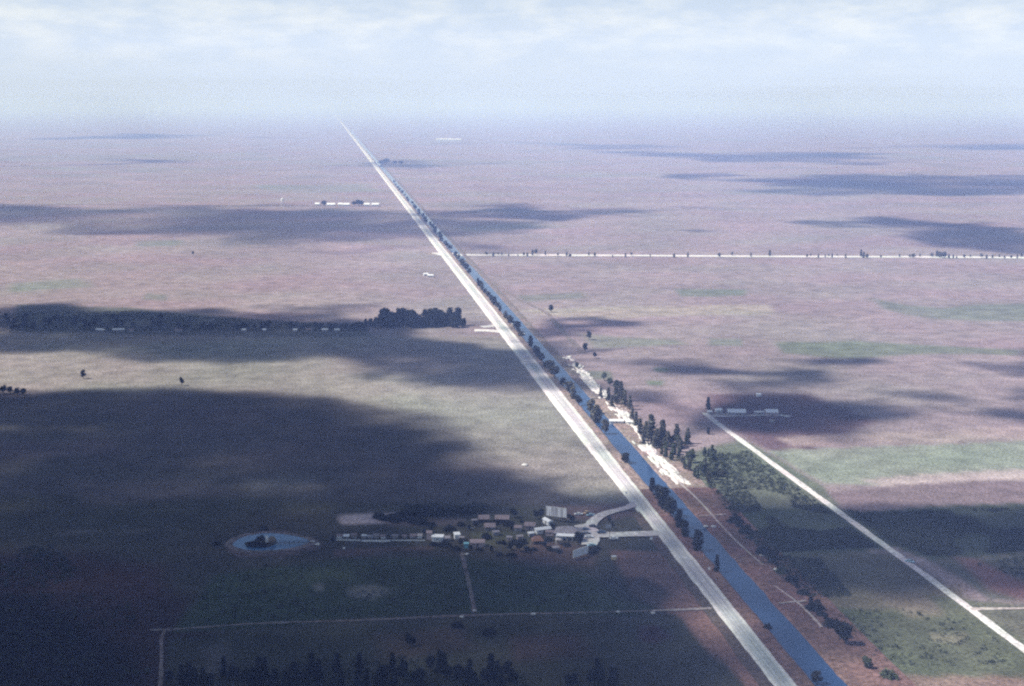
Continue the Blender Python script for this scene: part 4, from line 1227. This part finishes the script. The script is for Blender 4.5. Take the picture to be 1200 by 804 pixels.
def car(px, py, rot, paint, label, z=.3, van=False):
    e = empty('parked_car', G(px, py, z), rot); tag(e, label, 'car', 'cars parked around the hamlet' if px < 800 else None)
    for k, nm in ((0, 'body'), (2, 'roof')):
        me = CAR[k].copy(); me.name = nm; me.materials.append(M[paint]); o = bpy.data.objects.new(nm, me); COL.objects.link(o); o.parent = e
    o = bpy.data.objects.new('window', CAR[1]); COL.objects.link(o); o.parent = e
    for (x, y) in ((-1.45, -.86), (-1.45, .86), (1.45, -.86), (1.45, .86)):
        o = bpy.data.objects.new('wheel', CAR[3]); COL.objects.link(o); o.parent = e; o.location = (x, y, .34)
    return e


car(678, 603.5, R_(4), 'car_white', 'bright white car parked on grass above the driveway', .02)
car(687, 601.5, R_(60), 'car_tan', 'tan yellow car right of the bright white car', .02)
car(692, 604.5, R_(20), 'car_pale_blue', 'faint bluish car at the edge of the curved driveway', .02)
car(685.5, 621, R_(5), 'car_blue', 'dark blue car parked nearest the store corner', .86)
car(695, 617.5, R_(-20), 'car_dark', 'blackish car on the curved driveway bend', .86)
car(687, 625.5, R_(3), 'car_grey', 'grey car parked below the dark blue car', .86)
car(690, 630, R_(0), 'car_white', 'white car on the gravel lot below the grey car', .86)
car(693.5, 640, R_(15), 'car_pale_blue', 'pale blue car lowest on the gravel lot', .86)
car(704.5, 624.5, R_(5), 'car_blue', 'dark blue car at the inner edge of the loop', .86)
car(719, 632, R_(2), 'car_white', 'white car on the lower driveway arm', .86)
car(1066, 659, R_(-38), 'car_pale_blue', 'pale turquoise car beside the diagonal gravel road', .05)

# ------------------------------------------------------------------ clouds that shade the land
CLOUD_ALT = 1500.0
cm, cnt, cb = nodes('cloud')
cnt.nodes.remove(cb)
vs = cnt.nodes.new('ShaderNodeVolumeScatter'); vs.inputs['Density'].default_value = .016
vs.inputs['Color'].default_value = (1, 1, 1, 1); vs.inputs['Anisotropy'].default_value = .3
cnt.links.new(vs.outputs['Volume'], cnt.nodes['Material Output'].inputs['Volume'])


def cloud(poly, T, feather, seed, label, res=90, warp=1.0, hole=None):
    """a cloud with this outline of shade on the ground; T = thickness in metres"""
    P = [p if isinstance(p, Vector) else gp([p])[0] for p in poly]
    off = S * (CLOUD_ALT / S.z)
    xs = [p.x for p in P]; ys = [p.y for p in P]
    D = math.hypot(sum(xs) / len(xs), sum(ys) / len(ys))
    fe = feather * D
    x0, x1, y0, y1 = min(xs) - fe * 2, max(xs) + fe * 2, min(ys) - fe * 2, max(ys) + fe * 2
    nx = res; ny = max(24, min(120, int(res * (y1 - y0) / (x1 - x0))))
    X, Y = np.meshgrid(np.linspace(x0, x1, nx), np.linspace(y0, y1, ny))
    l = max(fe * 1.6, 30)
    wx = (fbm(X / l, Y / l, seed, 4) - .5) * fe * 3.4 * warp; wy = (fbm(X / l, Y / l, seed + 50, 4) - .5) * fe * 3.0 * warp
    sd = poly_sdf(P, X + wx, Y + wy)
    t = sstep(-fe * .6, fe, sd)
    t = t * np.clip(-.15 + 2.1 * fbm(X / (l * 1.1), Y / (l * 1.1), seed + 9, 5), .06, 1.4)
    if hole:
        t = t * (1 - .6 * sstep(-fe * .7, fe * .5, poly_sdf(gp(hole), X + wx * .5, Y + wy * .5)))
    t[0, :] = t[-1, :] = 0; t[:, 0] = t[:, -1] = 0
    ins = t > .012
    v = []; idx = {}
    for side in (0, 1):
        for j in range(ny):
            for i in range(nx):
                th = t[j, i] if ins[j, i] else 0
                z = CLOUD_ALT + (T * .75 * th if side == 0 else -T * .25 * th)
                sh = S * (z / S.z)
                idx[(side, j, i)] = len(v)
                v.append((X[j, i] + sh.x, Y[j, i] + sh.y, z))
    f = []
    for j in range(ny - 1):
        for i in range(nx - 1):
            c4 = ((j, i), (j, i + 1), (j + 1, i + 1), (j + 1, i))
            for tri in ((0, 1, 2), (0, 2, 3)):
                if any(ins[c4[q]] for q in tri):
                    f.append(tuple(idx[(0,) + c4[q]] for q in tri))
                    f.append(tuple(idx[(1,) + c4[q]] for q in reversed(tri)))
    used = sorted({q for t_ in f for q in t_}); mp = {q: n for n, q in enumerate(used)}
    o = mesh_obj('cloud', [v[q] for q in used], [tuple(mp[q] for q in t_) for t_ in f], cm, smooth=True)
    bm = bmesh.new(); bm.from_mesh(o.data)
    bmesh.ops.remove_doubles(bm, verts=bm.verts, dist=.01)
    bm.to_mesh(o.data); bm.free()
    tag(o, label, kind='stuff')
    return o


CL = [
    # the great shade over the left foreground, extended past the camera to dim haze
    ([(-420, 458), (60, 462), (200, 458), (300, 462), (400, 480), (500, 500), (545, 545), (640, 572), (735, 583), (790, 630), (800, 700), (830, 790), (840, 900), Vector((120, 300, 0)), Vector((160, -700, 0)), Vector((-900, -700, 0)), Vector((-800, 350, 0)), (-420, 900)], 240, .035, 1, 1.0),
    # thin cloud over the right foreground
    ([(730, 585), (840, 590), (960, 596), (1100, 596), (1300, 590), (1300, 675), (1100, 672), (980, 690), (1000, 800), (900, 900), (800, 830), (800, 690)], 120, .045, 2, 1.0),
    # band left at the cottages
    ([(-400, 366), (60, 360), (230, 366), (330, 374), (420, 378), (500, 393), (560, 403), (620, 424), (655, 446), (600, 455), (500, 440), (420, 418), (300, 420), (150, 414), (0, 408), (-400, 405)], 230, .03, 3, 1.0),
    ([(420, 415), (520, 425), (640, 440), (610, 462), (500, 450)], 150, .03, 13, 1.0),
    # far left band
    ([(-400, 238), (0, 238), (160, 240), (300, 240), (420, 242), (560, 252), (670, 262), (630, 278), (520, 278), (400, 284), (300, 292), (180, 280), (60, 276), (0, 268), (-400, 266)], 260, .035, 4, .8),
    ([(580, 248), (600, 240), (700, 240), (770, 246), (700, 253)], 230, .03, 5, .8),
    ([(300, 290), (420, 287), (470, 291), (340, 297)], 130, .025, 6, .8),
    ([(350, 192), (400, 188), (490, 190), (480, 196), (380, 198)], 260, .03, 7, .7),
    ([(60, 188), (100, 185), (150, 189), (100, 193)], 260, .03, 8, .7),
    ([(520, 168), (700, 168), (800, 172), (700, 176)], 200, .03, 9, .7),
    ([(700, 180), (780, 178), (1020, 184), (1020, 190), (880, 190)], 260, .03, 10, .7),
    ([(830, 210), (900, 206), (1040, 208), (1060, 204), (1330, 208), (1330, 230), (1080, 229), (960, 228), (900, 222)], 300, .028, 11, .8),
    ([(1000, 262), (1060, 258), (1130, 266), (1300, 274), (1300, 292), (1180, 293), (1080, 286), (1030, 272)], 300, .03, 12, .8),
    ([(640, 170), (680, 166), (740, 170), (690, 174)], 0, .03, 20, .7),
    # right of the canal
    ([(650, 405), (700, 410), (745, 436), (750, 446), (690, 446), (655, 425)], 230, .03, 14, 1.0),
    ([(628, 374), (680, 376), (700, 386), (640, 388)], 200, .02, 15, 1.0),
    ([(770, 446), (880, 438), (980, 444), (1040, 460), (1110, 472), (1040, 478), (1120, 494), (1000, 500), (930, 502), (905, 520), (850, 500), (820, 470)], 230, .03, 16, 1.0),
    ([(1140, 424), (1300, 415), (1300, 470), (1190, 472), (1165, 450)], 300, .035, 17, 1.0),
    ([(180, 158), (260, 160), (180, 163), (120, 160)], 300, .03, 18, .7),
    ([(1000, 170), (1300, 171), (1300, 176), (1100, 174)], 300, .03, 19, .7),
    ([(640, 512), (760, 515), (720, 524), (650, 522)], 90, .012, 21, 1.0),
    ([(330, 360), (440, 357), (440, 366), (360, 366)], 140, .015, 22, 1.0),
    ([(790, 268), (860, 270), (830, 274)], 200, .012, 23, .8),
]
names = ['huge', 'thin', 'long', 'small', 'wide', 'slim', 'narrow', 'distant', 'little', 'streaky']
for i, (poly, T, fe, sd, wp) in enumerate(CL):
    if T: cloud(poly, T * (1 if i < 4 else .85 if sd in (13, 14, 15, 16, 17) else .55 if sd in (5, 11, 12) else .38), fe * (1 if i < 4 else 1.5), sd, 'white cumulus cloud shading the marsh below', warp=wp * (1.0 if i < 4 else 1.9), res=150 if i == 0 else 110 if i < 5 else 80, hole=[(490, 609), (600, 603), (700, 596), (770, 605), (800, 632), (760, 650), (690, 660), (600, 646), (490, 640)] if i == 0 else None)

# ------------------------------------------------------------------ haze
hz, hnt, hb = nodes('haze')
hnt.nodes.remove(hb)
pv = hnt.nodes.new('ShaderNodeVolumePrincipled')
pv.inputs['Color'].default_value = (.36, .50, 1.0, 1)
pv.inputs['Absorption Color'].default_value = (.68, .76, 1, 1)
pv.inputs['Density'].default_value = .000165
pv.inputs['Anisotropy'].default_value = .0
hnt.links.new(pv.outputs['Volume'], hnt.nodes['Material Output'].inputs['Volume'])
hzo = MB().box(-84000, 84000, -84000, 84000, -1.0, CAM_H + 45).build('haze', hz)
tag(hzo, 'pale blue haze over the whole marsh', kind='stuff')

# ------------------------------------------------------------------ light
sl = bpy.data.lights.new('sun', 'SUN'); sl.energy = 5.0; sl.angle = R_(.5); sl.color = (1, .972, .94)
so = bpy.data.objects.new('sun', sl); COL.objects.link(so)
so.rotation_euler = S.to_track_quat('Z', 'Y').to_euler()
so.location = (0, 0, 3000)
w = bpy.data.worlds.new('World'); scene.world = w; w.use_nodes = True
nt = w.node_tree; bg = nt.nodes['Background']
sky = nt.nodes.new('ShaderNodeTexSky'); sky.sky_type = 'NISHITA'; sky.sun_disc = False
sky.sun_elevation = SUN_EL; sky.sun_rotation = SUN_AZ
sky.altitude = 200; sky.air_density = 1.0; sky.dust_density = .6; sky.ozone_density = 4.0
# thin veil low in the sky, with soft cloud streaks
tc = nt.nodes.new('ShaderNodeTexCoord'); mp = nt.nodes.new('ShaderNodeMapping'); mp.inputs['Scale'].default_value = (15, 15, 52)
nz = nt.nodes.new('ShaderNodeTexNoise'); nz.inputs['Scale'].default_value = 1.6; nz.inputs['Detail'].default_value = 7; nz.inputs['Roughness'].default_value = .6
rp = nt.nodes.new('ShaderNodeMapRange'); rp.inputs['From Min'].default_value = .42; rp.inputs['From Max'].default_value = .66
nt.links.new(tc.outputs['Generated'], mp.inputs['Vector']); nt.links.new(mp.outputs['Vector'], nz.inputs['Vector']); nt.links.new(nz.outputs['Fac'], rp.inputs['Value'])
sep = nt.nodes.new('ShaderNodeSeparateXYZ'); nt.links.new(tc.outputs['Generated'], sep.inputs[0])
el = nt.nodes.new('ShaderNodeMapRange'); el.inputs['From Min'].default_value = .04; el.inputs['From Max'].default_value = .15
el.inputs['To Min'].default_value = .92; el.inputs['To Max'].default_value = .1
nt.links.new(sep.outputs['Z'], el.inputs['Value'])
veil = nt.nodes.new('ShaderNodeMix'); veil.data_type = 'RGBA'
veil.inputs['A'].default_value = (8.9, 10.2, 12.5, 1); veil.inputs['B'].default_value = (12.6, 13.0, 13.4, 1)
# streaks thicken upwards, away from the horizon
up = nt.nodes.new('ShaderNodeMapRange'); up.inputs['From Min'].default_value = .015; up.inputs['From Max'].default_value = .055; up.inputs['To Max'].default_value = .7
nt.links.new(sep.outputs['Z'], up.inputs['Value'])
mf = nt.nodes.new('ShaderNodeMath'); mf.operation = 'MULTIPLY'
nt.links.new(rp.outputs['Result'], mf.inputs[0]); nt.links.new(up.outputs['Result'], mf.inputs[1]); nt.links.new(mf.outputs[0], veil.inputs['Factor'])
mx = nt.nodes.new('ShaderNodeMix'); mx.data_type = 'RGBA'
nt.links.new(el.outputs['Result'], mx.inputs['Factor'])
nt.links.new(sky.outputs['Color'], mx.inputs['A']); nt.links.new(veil.outputs['Result'], mx.inputs['B'])
nt.links.new(mx.outputs['Result'], bg.inputs['Color'])
bg.inputs['Strength'].default_value = .055

# ------------------------------------------------------------------ render settings
vsn = scene.view_settings
vsn.view_transform = 'Standard'; vsn.look = 'None'; vsn.exposure = 0.62; vsn.gamma = 1.0
scene.cycles.use_denoising = False
scene.cycles.filter_width = 2.2
scene.cycles.max_bounces = 6
scene.cycles.volume_bounces = 1
scene.cycles.transparent_max_bounces = 32
scene.cycles.diffuse_bounces = 2
scene.cycles.use_adaptive_sampling = True
scene.cycles.adaptive_threshold = .02
print('TREES', TREE_COUNT, 'OBJECTS', len(bpy.data.objects))
